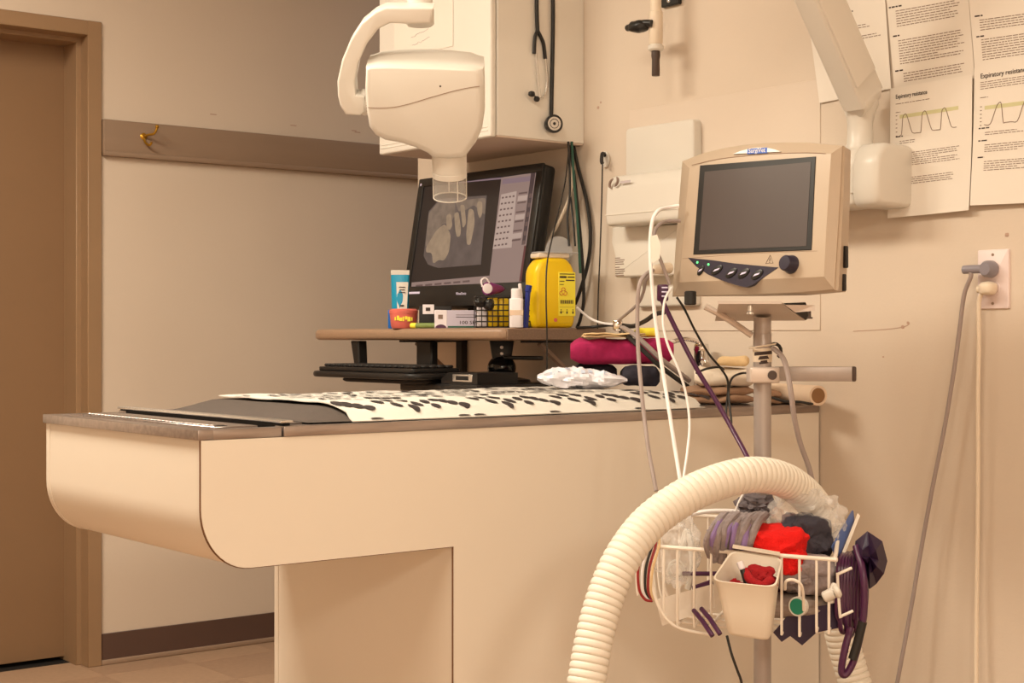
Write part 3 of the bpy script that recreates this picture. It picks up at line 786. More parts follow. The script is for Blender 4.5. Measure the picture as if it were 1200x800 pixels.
# coral tub
Mq = cf(473, 4.09)
t = thing('coral_tub', 'small coral red tub with printed lettering in front of the teal tube', 'tub', Mq.translation)
obj('tub_body', loft([ell(.03, .026, .0005), ell(.034, .03, .006), ell(.0365, .031, .03), ell(.0375, .032, .042)], Mq), 'coral', t)
obj('lid', loft([ell(.0385, .033, .0405), ell(.0385, .033, .048), ell(.033, .028, .0525)], Mq), 'coral', t)
obj('tub_print', G().join(*[box(.004 + .002 * (i % 3), .009 + .003 * (i % 2), .001, M=Mq, c=(-.02 + i * .0072, .026 + .002 * math.sin(i * 2), .0318 - 11 * (-.02 + i * .0072) ** 2)) for i in range(7)]), 'label_yellow', t, kind='stuff')
Mq = cf(456.5, 4.12)
one('blue_stick_packet', 'thin blue and white stick packet beside the coral tub', 'packet', box(.012, .05, .006, .002, 2, Mq, (.002, .0255, 0)), 'teal_dark')
# green pen lying on the shelf
a_, b_ = P(482, 381, 4.03), P(512, 382, 3.99)
a_.z = b_.z = SZ + .0075
t = thing('marker_pen', 'green striped marker pen lying in front of the white carton', 'pen', a_)
obj('barrel', cyl(a_, b_, .007, 12, .001), 'green_pen', t)
obj('pen_cap', cyl(a_ + (a_ - b_).normalized() * .001, a_ + (b_ - a_) * .22, .0073, 12, .001), 'label_yellow', t)
# black box with white tag, in front of the monitor foot
Mq = cf(506, 4.03)
t = thing('black_carton', 'black carton with a small white tag behind the white carton', 'carton', Mq.translation)
obj('carton', box(.085, .058, .022, .002, 2, Mq, (.01, .0292, .004)), 'black_matte', t)
tg_ = obj('tag', box(.03, .025, .001, .0004, 1, Mq, (-.008, .05, .0155)), 'box_white', t)
obj('tag_print', box(.012, .009, .0006, M=Mq, c=(-.009, .05, .0163)), 'ink', tg_)
# white and lilac carton
Mq = cf(523, 3.955, yaw=4)
t = thing('white_carton', 'long white and lilac printed carton between green pen and wire basket', 'carton', Mq.translation)
obj('carton', bx(-.0, .1, .0005, .0465, -.032, 0, .001, 1, Mq), 'box_lilac', t)
obj('carton_end', bx(-.03, .002, .0005, .047, -.0325, .0006, .001, 1, Mq), 'box_white', t)
obj('end_mark', prism([(.014 * math.cos(a) - .014, .001 + .009 * math.sin(a)) for a in [math.pi * i / 10 for i in range(11)]], .0006, .001, Mq), 'purple_tube', t)
obj('end_code', bx(-.021, -.009, .024, .035, .0006, .001, M=Mq), 'ink_soft', t)
obj('carton_text', text('100 SETS', .012, Mq @ Matrix.Translation((.032, .011, .0002)), .0003, fit=.056, bold=True), 'ink', t)
obj('carton_lines', G().join(bx(.025, .085, .028, .0295, 0, .0004, M=Mq), bx(.025, .08, .034, .035, 0, .0004, M=Mq)), 'ink', t)
obj('carton_stripe', bx(.004, .098, .0015, .006, 0, .0003, M=Mq), 'cable_green', t)
# black wire basket with yellow packets
Mq = cf(590, 3.835, yaw=6)
BW, BD, BH = .136, .06, .078
t = thing('pen_basket', 'small black wire basket filled with yellow packets on the shelf', 'basket', Mq.translation)
for y in (.002, .016, .030, .044, .058, BH):
    obj('wire_ring', sweep([Mq @ Vector((x, y, z)) for x, z in ((-BW / 2, 0), (BW / 2, 0), (BW / 2, -BD), (-BW / 2, -BD))], circ(.0016 if y < BH else .0026, 6), closed=True), 'black_plastic', t)
for i in range(11):
    x = -BW / 2 + BW * i / 10
    obj('wire_upright', tube([Mq @ Vector((x, BH, 0)), Mq @ Vector((x, .002, 0)), Mq @ Vector((x, .002, -BD)), Mq @ Vector((x, BH, -BD))], .0013, 5, sm=False), 'black_plastic', t)
obj('handle', tube([Mq @ Vector((BW / 2, .03, -.02)), Mq @ Vector((BW / 2 + .012, .045, -.015)), Mq @ Vector((BW / 2 + .013, .062, -.015)), Mq @ Vector((BW / 2 + .004, .074, -.02))], .0028, 7), 'black_plastic', t)
for i, (x, z, h_, mm) in enumerate(((-.052, -.028, .05, 'box_white'), (-.025, -.028, .072, 'sharps_yellow'), (.002, -.028, .07, 'sharps_yellow'), (.03, -.028, .068, 'tan_cloth'), (.05, -.03, .06, 'black_plastic'))):
    one('basket_packet', ('white packet at the left end of the black wire basket', 'left yellow packet in the black wire basket', 'right yellow packet in the black wire basket', 'tan packet behind the bottle in the black wire basket', 'dark packet at the right end of the wire basket')[i], 'packet', box(.024, h_, .036, .003, 2, Mq, (x, .004 + h_ / 2, z)), mm, 'packets in the wire basket')
# purple tape roll with pale core, on top of the packets
Mq2 = cf(570, 3.83, SZ + .098, 20)
t = thing('purple_cone', 'purple tapered tube with a pale round end lying over the wire basket', 'tube', Mq2.translation)
obj('cone', lathe([(.0155, 0), (.017, .004), (.0165, .012), (.009, .05), (.0, .068)], 20, Mq2 @ Matrix.Rotation(R(115), 4, 'Y') @ Matrix.Translation((0, 0, 0))), 'purple_bright', t)
Mc = Mq2 @ Matrix.Rotation(R(115), 4, 'Y')
obj('core', lathe([(0, -.0012), (.009, -.0012), (.0125, -.0005), (.0125, .002)], 20, Mq2 @ Matrix.Translation((-.002, 0, .015)) @ Matrix.Rotation(R(180), 4, 'Y')), 'box_white', t)
obj('strap', tube([Mq2 @ Vector((-.014, .004, .01)), Mq2 @ Vector((-.016, .02, .008)), Mq2 @ Vector((-.004, .026, .006)), Mq2 @ Vector((.006, .014, .006))], .0022, 7), 'box_white', t)
t = one('black_clip', 'black spring clip on the rim of the wire basket', 'clip', blob(P(563, 354, 3.81), .018, .012, .012, .25, 2, 3).join(blob(P(573, 357, 3.81), .012, .012, .014, .2, 2, 5)), 'black_plastic')
# white bottle
Mq = cf(605, 3.765)
t = thing('white_bottle', 'small white plastic bottle with square shoulders in front of the wire basket', 'bottle', Mq.translation)
obj('bottle_body', prism(rrect(.034, .03, .008, 4), .0005, .072, Mq @ Matrix.Rotation(R(-90), 4, 'X'), .002, 2), 'bottle_white', t)
obj('cap', lathe([(.0125, .0718), (.0128, .074), (.0128, .094), (.0105, .0965), (0, .0967)], 20, up(Mq)), 'bottle_white', t)
obj('label', bx(-.0172, .0172, .03, .044, -.0145, .0153, .001, 1, Mq), 'cardboard', t)
a_ = P(611, 352, 3.8); b_ = P(609, 332, 3.8)
one('white_swab', 'white rounded stick behind the small white bottle', 'stick', cyl(a_, b_, .0045, 10, .002), 'bottle_white')
one('blue_pen', 'blue pen leaning beside the yellow sharps bin', 'pen', cyl(P(616, 384, 3.8), P(619, 338, 3.8), .0065, 10, .001).join(cyl(P(618.7, 342, 3.8), P(620, 334, 3.8), .008, 10, .001)), 'royal_blue')
# yellow sharps bin
Mq = cf(651, 3.835, yaw=24)
t = thing('sharps_bin', 'yellow sharps disposal bin with clear lid and warning label', 'bin', Mq.translation)
w_, h_ = .112, .176
body = roundpoly([(-w_ / 2 + .006, .0005), (w_ / 2 - .006, .0005), (w_ / 2, .02), (w_ / 2, h_ - .03), (w_ / 2 - .022, h_), (-w_ / 2 + .022, h_), (-w_ / 2, h_ - .03), (-w_ / 2, .02)], .016, 4)
obj('bin_body', prism(body, -.066, .0, Mq, .012, 3), 'sharps_yellow', t)
obj('rim', bx(-.043, .043, h_ - .001, h_ + .012, -.06, -.006, .004, 2, Mq), 'cable_cream', t)
ld = obj('lid', prism(rrect(.12, .07, .03, 6, .014, .033), h_ + .012, h_ + .0145, Mq @ Matrix.Rotation(R(-90), 4, 'X')), 'lid_clear', t)
obj('lid_flap', prism(circ(.038, 24, .04, .02), 0, .0015, Mq @ Matrix.Translation((.0, h_ - .0, -.064))), 'lid_clear', ld)
lb = obj('label', bx(.008, .055, .03, .14, -.002, .0012, .0005, 1, Mq), 'label_yellow', t)
g = G()
for i, (x0, x1, y, hh) in enumerate(((.011, .052, .134, .0022), (.011, .03, .125, .005), (.033, .052, .126, .003), (.011, .024, .116, .002), (.028, .052, .118, .003), (.011, .022, .108, .0015), (.011, .05, .052, .0005), (.011, .022, .04, .001))):
    g.join(bx(x0, x1, y, y + hh, .001, .0016, M=Mq))
for i in range(9): g.join(bx(.013 + i * .0041, .0155 + i * .0041, .061, .07, .001, .0016, M=Mq))
for i in range(3): g.join(bx(.013 + i * .0165, .0165 + i * .0165, .036, .042, .001, .0016, M=Mq), bx(.0138 + i * .0165, .0158 + i * .0165, .044, .047, .001, .0016, M=Mq))
obj('label_print', g, 'ink', lb, kind='stuff')
g = G()
for a in (90, 210, 330):
    cx_, cy_ = .021 + .006 * math.cos(R(a)), .09 + .006 * math.sin(R(a))
    g.join(sweep([Mq @ Vector((cx_ + .005 * math.cos(R(a + b)), cy_ + .005 * math.sin(R(a + b)), .0014)) for b in range(-140, 141, 28)], circ(.0009, 5)))
g.join(sweep([Mq @ Vector((.021 + .0045 * math.cos(R(b)), .09 + .0045 * math.sin(R(b)), .0014)) for b in range(0, 360, 30)], circ(.0006, 5), closed=True))
obj('biohazard_mark', g, 'ink_red', lb)
obj('sticker_dot', prism(circ(.005, 12, .0, .02), -.001, .0012, Mq), 'coral', t)

# ---------------------------------------------------------------- cables under the cabinet
def cable(name, label, pts, r, m, n=6, seg=8, group=None): return one(name, label, 'cable', tube(pts, r, seg, n), m, group)
W = lambda px, py, o=.012: onX(px, py, XR - o)
cg = 'cables dropping from the cabinet'
cable('black_cable', 'thick black cable dropping from the cabinet in a curve past the yellow bin', [W(671, 166), W(677, 195), W(688, 238), W(692, 275), W(689, 308), W(680, 340, .02), W(674, 356, .02)], .0048, 'black_rubber', group=cg)
cable('black_cable', 'black cable looping down behind the right side of the yellow bin', [W(667, 166, .03), W(674, 215, .03), W(682, 300, .03), W(684, 350, .03), W(680, 374, .03), W(676, 384, .03)], .0042, 'black_rubber', group=cg)
cable('green_cable', 'green cable hanging straight from the cabinet between black cables', [W(670, 166, .042), W(673, 215, .042), W(677, 262, .042), W(680, 320, .042)], .0034, 'cable_green', group=cg)
cable('white_cable', 'cream cable crossing behind the monitor edge under the cabinet', [W(672, 195, .035), W(668, 228, .04), W(656, 258, .05), W(643, 282, .06), W(634, 305, .07)], .0044, 'cable_cream', group=cg)
cable('black_cable', 'thin black cable forking down to the lid of the yellow bin', [W(666, 166, .06), W(668, 220, .065), W(665, 255, .075), W(667, 288, .08)], .003, 'black_rubber', group=cg)
cable('black_cable', 'short black cable beside the fork above the yellow bin', [W(668, 225, .035), W(672, 262, .05), W(674, 288, .06)], .0026, 'black_rubber', group=cg)
cable('hanging_cable', 'thin black cord hanging in front of the yellow bin', [P(667, 168, 3.96), P(662, 215, 3.9), P(648, 275, 3.78), P(641, 310, 3.72), P(640, 350, 3.7), P(641, 390, 3.7), P(641, 436, 3.7)], .0019, 'black_rubber')
# hook with a cord on the wall
hk = W(711, 187, 0)
t = thing('adhesive_hook', 'small white oval adhesive hook on the wall left of the x-ray bar', 'hook', hk)
Mw = frame((XR, 0, 0), (0, -1, 0), (0, 0, 1))
u0, v0 = loc(Mw, 710.5, 187)
obj('plate', prism([(u0 + .016 * math.cos(R(a)), v0 + .021 * math.sin(R(a))) for a in range(0, 360, 18)], 0, .008, Mw, .003, 2), 'white_plastic_b', t)
obj('hook', tube([W(709, 182, .008), W(706, 180, .02), W(705, 188, .026), W(706, 192, .024)], .005, 8), 'black_plastic', t)
cable('hanging_cable', 'thin black cord hanging straight down from the white adhesive hook', [W(709, 179, .013), W(706, 181, .03), W(706, 195, .03), W(705, 240, .025), W(703, 300, .022), W(701, 350, .022), W(700, 398, .022)], .0019, 'black_rubber')
cable('white_cable', 'white cable running from the yellow bin to the metal connector', [W(676, 360, .1), W(690, 372, .07), W(704, 378, .06), W(719, 380, .06)], .0032, 'cable_white')
cable('black_cable', 'black cable lying along the shelf end to the metal connector', [W(676, 384, .1), W(695, 383, .06), W(712, 381, .055), W(722, 381, .05)], .0036, 'black_rubber')

# ================================================================ X-RAY UNIT
XB = 2.50                                               # front of the wall bar
bl, brr = onX(708, 235, XB), onX(1029, 210, XB)
zt_, zb_ = 1.457, 1.333
xu = thing('dental_xray_unit', 'white wall mounted dental x-ray unit with jointed arm and tube head over the table', 'x-ray unit', (XR, (bl.y + brr.y) / 2, zb_))
Mb = frame((0, 0, 0), (0, -1, 0), (0, 0, 1))            # u = -y, v = z, n = -x
# bar: section in x-z, swept along y
sec = roundpoly([(XR - .0035, zb_), (XB + .004, zb_), (XB, zb_ + .03), (XB + .004, zt_ - .03), (XB + .022, zt_), (XR - .0035, zt_)], .012, 4)
Ms = frame((0, 0, 0), (1, 0, 0), (0, 0, 1))             # n = -y
ye = onX(1000, 210, XB).y
obj('wall_bar', prism(sec, -bl.y, -ye, Ms, .01, 3), 'white_plastic', xu)
obj('bar_seam', prism([(x, z) for x, z in ((XB - .0008, zb_ + .026), (XR - .01, zb_ + .026), (XR - .01, zb_ + .0285), (XB - .0008, zb_ + .0285))], -bl.y + .003, -ye, Ms), 'white_plastic_b', xu)
sec2 = roundpoly([(XR - .0035, zb_ - .004), (XB + .002, zb_ - .004), (XB - .006, zb_ + .03), (XB - .002, zt_ - .03), (XB + .02, zt_ + .003), (XR - .0035, zt_ + .003)], .016, 4)
cxs, czs = XR - .04, (zt_ + zb_) / 2
def scl(f): return [(XR - .0035 if x > XR - .0045 else cxs + (x - cxs) * f, czs + (z - czs) * f) for x, z in sec2]
ys_ = [(ye - .001, .97), (ye - .004, 1), (brr.y + .022, 1), (brr.y + .012, .985), (brr.y + .005, .95), (brr.y + .001, .89), (brr.y, .84)]
obj('bar_end_cap', loft([[(x, y, z) for x, z in scl(f)] for y, f in ys_]), 'white_plastic', xu, ang=60)
for k in (-1, 1):
    pts = []
    for a in range(-80, 81, 16):
        dy_ = 5.5 * math.sin(R(a)); dx_ = k * (1.2 + 3.4 * math.cos(R(a))) + dy_ * .25
        pts.append(Mb @ Vector((*loc(Mb, 719.5 + dx_, 214 - dy_ + k * -1.0, -XB), -XB + .0008)))
    obj('bar_logo', sweep(pts, circ(.0034, 6), radii=[.3, .6, .9, 1, 1, 1, 1, 1, .9, .6, .3][:len(pts)]), 'ink_soft', xu)
obj('bar_name', bx(0, .036, 0, .006, 0, .0005, M=Mb @ Matrix.Translation((*loc(Mb, 727, 215, -XB), -XB + .0002))), 'ink_faint', xu)
# wall plates above and below the bar
def wplate(pts, n1, m, nm, r_=.014): return obj(nm, prism(roundpoly(trace(Mw, pts), r_, 5), .0032, n1, Mw, .006, 3, True), m, xu)
wplate([(743, 152), (823, 140), (823, 212), (743, 212)], .03, 'white_plastic', 'wall_plate')
wplate([(752, 310), (822, 312), (822, 358), (752, 360)], .02, 'white_plastic_b', 'cable_cover', .008)
Mc_ = frame((XR - .055, 0, 0), (0, -1, 0), (0, 0, 1))
ctl = obj('control_box', prism(roundpoly(trace(Mc_, [(717, 266), (800, 262), (803, 322), (720, 325), (720, 300), (716, 285)]), .006, 3), -.051, 0, Mc_, .006, 3, True), 'white_plastic_b', xu)
g = G()
for i in range(9):
    a_ = loc(Mc_, 721, 303 + i * 2.4 + (1.2 if i > 3 else 0)); L = (.018, .034, .03, .032, .016, .034, .035, .03, .032)[i]
    g.join(bx(a_[0], a_[0] + L, a_[1], a_[1] + .0022, 0, .0006, M=Mc_))
obj('fine_print', g, 'ink_soft', ctl, kind='stuff')
# shoulder neck, lower arm, upper arm, drop shaft
XN = 2.55
nb = onX(1008, 172, XN); nb.z = zt_ - .005
nt_ = onX(1010, 122, XN)
obj('shoulder_neck', lathe([(.031, 0), (.031, .008), (.0275, .014), (.026, .05), (.029, .07), (.038, .095), (.036, .112), (.0, .113)], 26, Matrix.Translation(nb)), 'white_plastic', xu)
A0 = onX(1014, 122, XN); D0 = XN / ray(1014, 122).x
E1 = P(893, -155, D0 - .22)
n1 = (-Vector((CC, SS, 0)) * math.cos(R(40)) + Vector((SS, -CC, 0)) * math.sin(R(40)))
def beam(p, q, a, b, m, nm, up_, bev=.006):
    sc = roundpoly([(-a, -b), (a, -b), (a, b), (-a, b)], bev, 3)
    return obj(nm, sweep([p, q], sc, up=up_), m, xu, ang=50)
dirA = (E1 - A0).normalized()
la = beam(A0 + dirA * .012, E1, .026, .043, 'white_plastic', 'lower_arm', n1)
sc = roundpoly([(-.004, -.038), (.004, -.038), (.004, .038), (-.004, .038)], .003, 2)
obj('arm_cover', sweep([A0 + dirA * .06 + n1 * .027, E1 - dirA * .05 + n1 * .027], sc, up=n1), 'white_plastic_b', la)
sd = dirA.cross(n1).normalized()
obj('arm_hinge', cyl(A0 - sd * .036 + dirA * .015, A0 + sd * .036 + dirA * .015, .027, 24, .004), 'white_plastic', xu)
HT = P(492, -70, 2.965)
obj('elbow', cyl(E1 - Vector((0, 0, .07)), E1 + Vector((0, 0, .12)), .045, 24, .01), 'white_plastic', xu)
E2 = E1 + Vector((0, 0, .1))
HT2 = Vector((HT.x, HT.y, HT.z + .05))
beam(E2, HT2, .026, .036, 'white_plastic', 'upper_arm', (0, 0, 1))
hb = P(492, 12, 2.965)
obj('drop_shaft', cyl(HT2 + Vector((0, 0, .03)), hb, .0245, 24, .003), 'white_plastic_b', xu)
# tube head
DH = 2.915
HTL = R(-23)
Mhd = frame(P(497, 120, DH), (SS, -CC, 0), (CC * math.sin(HTL), SS * math.sin(HTL), math.cos(HTL)))
full = [(429, 78), (433, 67), (443, 61), (460, 56), (480, 53), (505, 54), (530, 58), (552, 62), (563, 67), (567, 78), (568, 105), (568, 130), (565, 150), (558, 166), (549, 178), (545, 184), (525, 186), (507, 184), (501, 179), (488, 173), (470, 167), (452, 164), (440, 158), (433, 148), (430, 130), (428, 105)]
frnt = [(430, 82), (434, 80), (446, 79.5), (462, 79.5), (482, 80), (505, 80.5), (530, 81.5), (548, 82.5), (557, 83.5), (562, 88), (563, 105), (563, 130), (560, 149), (553, 163), (546, 173), (542, 180), (525, 182), (510, 180), (504, 175), (490, 168.5), (472, 162.5), (454, 159), (443, 154), (435, 145), (432, 130), (430, 105)]
def mixp(a, b, t): return [((1 - t) * x0 + t * x1, (1 - t) * y0 + t * y1) for (x0, y0), (x1, y1) in zip(a, b)]
def ring(pts, n): 
    return [(*loc(Mhd, x, y, n), n) for x, y in pts]
cxm = (497, 120)
mid = [(x, max(y, 78 - (2.5 if 440 < x < 556 else 0))) for x, y in full]
uv = [loc(Mhd, x, y, -.012) for x, y in mid]
cu_, cv_ = loc(Mhd, 497, 120, -.012)
def back(n, f, arch):
    out = []
    for (u, v), (x, y) in zip(uv, mid):
        top_ = max(0.0, (v - cv_ - .04) / .03) if y < 82 else 0.0
        out.append((cu_ + (u - cu_) * f, cv_ + (v - cv_) * f + arch * min(1, top_) * max(0, 1 - ((x - 492) / 78) ** 2), n))
    return out
head = obj('tube_head', loft([ring(mixp(frnt, [(497, 120)] * len(frnt), .03), 0), ring(frnt, -.0012), ring(mixp(frnt, mid, .6), -.005), back(-.013, 1, .001), back(-.05, 1, .008), back(-.095, .99, .012), back(-.115, .95, .010), back(-.125, .86, .006)], Mhd), 'white_plastic', xu, ang=60)
def hp(px, py, n=.0004): return Mhd @ Vector((*loc(Mhd, px, py), n))
obj('head_seam', tube([hp(431, 126), hp(445, 126.5), hp(462, 125.5), hp(482, 121), (hp(505, 114)), hp(530, 107), hp(548, 103), hp(562, 101)], .0007, 5), 'seam', head)
obj('indicator', prism(circ(.0018, 10, *loc(Mhd, 516, 101)), 0, .0008, Mhd), 'black_plastic', head)
# yoke
yo = [(508, 9), (487, 8), (452, 8), (440, 13), (424, 26), (411, 46), (401, 70), (395.5, 95), (396, 112), (399, 124), (405, 134), (422, 135), (428, 131), (428, 112), (417, 111), (416, 96), (420, 74), (430, 51), (443, 34), (457, 27), (486, 28), (505, 27)]
yk = obj('yoke', prism(trace(Mhd, yo, -.04), -.09, -.035, Mhd, .005, 3), 'white_plastic', xu, ang=50)
obj('yoke_end', cyl(hb + Vector((0, 0, -.03)), hb + Vector((0, 0, .006)), .0275, 26, .004), 'white_plastic_b', yk)
c_ = Mhd @ Vector((*loc(Mhd, 424, 120, -.06), -.0625))
dial = obj('tilt_hub', cyl(c_, c_ + Vector((SS, -CC, 0)) * .02, .026, 26, .003), 'white_plastic_b', yk)
for i in range(-4, 5): obj('hub_mark', box(.0012, .0012, .0012, .0003, 1, None, c_ + Vector((SS, -CC, 0)) * .011 + Vector((0, 0, i * .005)) - Vector((CC, SS, 0)) * math.sqrt(max(0, .0262 ** 2 - (i * .005) ** 2))), 'seam', dial)
# cone
DC = DH - .0
NC = -.045
def cl(py): return loc(Mhd, 526.5, py, NC)[1]
Ma = Mhd @ Matrix.Translation((loc(Mhd, 526.5, 184, NC)[0], 0, NC)) @ Matrix.Rotation(R(-90), 4, 'X')
k_ = (DH + .03) / 1800
obj('cone_collar', lathe([(20.6 * k_, cl(176)), (20.8 * k_, cl(194)), (20.4 * k_, cl(200)), (20.4 * k_, cl(202))], 32, Ma), 'white_plastic', xu)
obj('cone_ring', lathe([(19.6 * k_, cl(200.5)), (20.8 * k_, cl(201)), (20.8 * k_, cl(207)), (19.4 * k_, cl(207.5))], 32, Ma), 'white_plastic', xu)
mat('cone_clear', (.9, .88, .86), .08, var=0, alpha=.14)
cn = obj('clear_cone', lathe([(20.2 * k_, cl(206)), (20.2 * k_, cl(231.5)), (19.2 * k_, cl(231.5)), (19.2 * k_, cl(206)), (20.2 * k_, cl(206))], 32, Ma), 'cone_clear', xu)
obj('cone_rim', lathe([(20.4 * k_, cl(230.6)), (20.5 * k_, cl(231.6)), (19.2 * k_, cl(231.8)), (19.2 * k_, cl(230.8)), (20.4 * k_, cl(230.6))], 32, Ma), 'white_plastic', cn)
for a in (95, 178, 2, 300):
    q0_ = Ma @ Vector((20.0 * k_ * math.cos(R(a)), 20.0 * k_ * math.sin(R(a)), cl(207))); q1_ = Ma @ Vector((20.0 * k_ * math.cos(R(a)), 20.0 * k_ * math.sin(R(a)), cl(231)))
    obj('cone_rib', cyl(q0_, q1_, .0011, 6), 'white_plastic', cn)

# ---------------------------------------------------------------- gas outlet valve on the wall
XV = 2.535
def vp(px, py): return onX(px, py, XV)
va = thing('wall_valve', 'cream pipe valve with black lever hanging on the wall above the x-ray bar', 'valve', onX(768, 90, XR))
q = vp(768.5, 0); kv = XV / ray(768.5, 40).x / 1800
def vz(py): return onX(768.5, py, XV).z
Tv = Matrix.Translation((q.x, q.y, 0))
obj('pipe', lathe([(6.6 * kv, vz(14)), (6.6 * kv, vz(-60))], 18, Tv), 'cable_cream', va)
obj('valve_body', lathe([(6 * kv, vz(54)), (8.2 * kv, vz(51)), (8.4 * kv, vz(30)), (8.2 * kv, vz(14)), (6.6 * kv, vz(13))], 20, Tv), 'cable_cream', va)
obj('collar', lathe([(7 * kv, vz(60)), (9.2 * kv, vz(58)), (9.2 * kv, vz(54)), (7 * kv, vz(52))], 20, Tv), 'white_plastic', va)
obj('rubber_tip', lathe([(4.4 * kv, vz(89)), (4.8 * kv, vz(88)), (4.6 * kv, vz(70)), (5.4 * kv, vz(65)), (5 * kv, vz(59))], 18, Tv), 'brown_tip', va)
ln = vp(760, 32) + Vector((-.012, 0, 0))
lv = obj('lever', blob(ln + Vector((-.012, .008, 0)), .02, .026, .014, .12, 2, 4).join(tube([vp(743, 34) + Vector((-.02, 0, 0)), vp(752, 33) + Vector((-.028, 0, 0)), vp(762, 29) + Vector((-.026, 0, 0)), vp(771, 28.5) + Vector((-.02, 0, 0))], .0085, 10)), 'black_plastic', va)
obj('wall_bracket', bx(XR - .012, XR, *sorted((onX(775, 0, XR - .01).y, onX(796, 0, XR - .01).y)), onX(786, 8, XR).z, onX(786, -60, XR).z, .002, 1), 'black_plastic', va)
obj('bracket_arm', bx(XV, XR - .002, q.y - .012, q.y + .012, vz(-40), vz(-20), .003, 1), 'black_plastic', va)
u1, v1 = loc(Mw, 788, 2); obj('bracket_screw', lathe([(0, .016), (.004, .015), (.005, .012)], 12, Mw @ Matrix.Translation((u1, v1, 0))), 'steel_light', va)

# ================================================================ PAPERS ON THE WALL
def page(name, label, cs, m, n0, rows, seed, curl=.004, heading=None, chart=None, holes=None):
    """cs: photo corners tl, tr, br, bl on the wall; rows: (top, count, left, widths)"""
    cs = [loc(Mw, x, y, n0) for x, y in cs]
    rr = random.Random(seed)
    def at(a, b, o=0.0):
        t_ = [cs[0][i] * (1 - a) * (1 - b) + cs[1][i] * a * (1 - b) + cs[2][i] * a * b + cs[3][i] * (1 - a) * b for i in (0, 1)]
        k = curl * (b ** 2 * .9 + .8 * (2 * a - 1) ** 2 * b + .25 * math.sin(b * 5 + seed)) + curl * .3
        return Mw @ Vector((t_[0], t_[1], n0 + .001 + max(0, k) + o))
    o = obj(name, thick(sheet(lambda a, b: at(a, 1 - b), 10, 14), .0003), m, org=at(.5, 1))
    tag(o, label, 'paper', 'printed sheets on the wall')
    g = G(); gh = G()
    def bar(gg, a0, a1, b, hb):
        gg.add([at(a0, b + hb, .0007), at((a0 + a1) / 2, b + hb, .0007), at(a1, b + hb, .0007), at(a1, b, .0007), at((a0 + a1) / 2, b, .0007), at(a0, b, .0007)], [(0, 1, 4, 5), (1, 2, 3, 4)])
    for top, cnt, left, wmax, hh in rows:
        for i in range(cnt):
            b = top + i * .0158; a = left; end = left + wmax * (.55 + .45 * rr.random() if i % 4 == 3 or cnt < 3 else .88 + .12 * rr.random())
            while a < end:
                L = .02 + .05 * rr.random(); bar(gh if hh > .008 else g, a, min(a + L, end), b, hh); a += L + .009
        
    if g.v: obj('text_lines', g, 'ink_soft', o, kind='stuff')
    if gh.v: obj('heading_lines', gh, 'ink', o, kind='stuff')
    if heading:
        p0, p1 = at(.07, .085, .0008), at(.95, .085, .0008); up_ = at(.07, .02, .0008) - p0
        for body, b_, sz, wd in heading:
            p0, p1 = at(.07, b_, .0008), at(.95, b_, .0008); up_ = at(.07, b_ - .04, .0008) - p0
            obj('heading', text(body, sz, frame(p0, p1 - p0, up_), .0002, fit=wd, bold=True), 'ink', o)
    if chart:
        (a0, a1, b0, b1), peaks, shape = chart
        g = G(); N = 12
        for i in range(N):
            x0, x1 = a0 + (a1 - a0) * i / N, a0 + (a1 - a0) * (i + 1) / N
            g.add([at(x0, b0 + .028, .0006), at(x1, b0 + .028, .0006), at(x1, b0, .0006), at(x0, b0, .0006)], [(0, 1, 2, 3)])
        obj('chart_band', g, 'chart_green', o)
        pts = []
        for k in range(peaks):
            for x, y in shape: pts.append(at(a0 + (a1 - a0) * (k + x) / peaks, b1 + (b0 - b1) * y, .0009))
        obj('chart_curve', sweep(smooth(pts, 3), circ(.0007, 5)), 'ink_soft', o)
        g = G()
        for i in range(6): bar(g, a0 - .05, a0 - .03, b0 + (b1 - b0) * i / 5, .006)
        obj('chart_scale', g, 'ink_soft', o, kind='stuff')
    return o
T_ = .0052; Hh = .009
page('printed_sheet_upper', 'printed sheet partly hidden behind the x-ray arm', [(936, -62), (1032, -78), (1046, 104), (962, 121)], 'paper', .0006,
     [(.2, 4, .5, .42, T_), (.46, 1, .5, .12, Hh), (.56, 2, .48, .44, T_), (.63, 2, .52, .4, T_), (.78, 1, .5, .36, T_)], 3, .0016)
page('printed_sheet_upper', 'printed sheet of dense text above the sheet with the rounded wave chart', [(1033, -80), (1128, -98), (1144, 92), (1050, 108)], 'paper_b', .0016,
     [(.1, 8, .06, .8, T_), (.475, 1, .02, .18, Hh), (.505, 7, .1, .8, T_), (.655, 1, .04, .15, Hh), (.69, 10, .1, .82, T_), (.87, 1, .03, .12, Hh), (.895, 4, .13, .8, T_)], 5, .0016)
page('printed_sheet_upper', 'printed sheet of dense text in the top right corner', [(1128, -98), (1238, -112), (1250, 70), (1144, 86)], 'paper', .0026,
     [(.35, 11, .1, .86, T_), (.64, 1, .05, .12, Hh), (.67, 5, .1, .86, T_), (.77, 1, .05, .1, Hh), (.795, 9, .1, .86, T_)], 6, .0016)
rnd_wave = [(.02, .0), (.1, .06), (.16, .8), (.24, .98), (.33, 1.0), (.42, .8), (.6, .18), (.7, .02), (.9, 0)]
trap = [(.0, .0), (.22, .0), (.4, .7), (.5, 1.02), (.62, 1.02), (.7, .05), (.78, 0)]
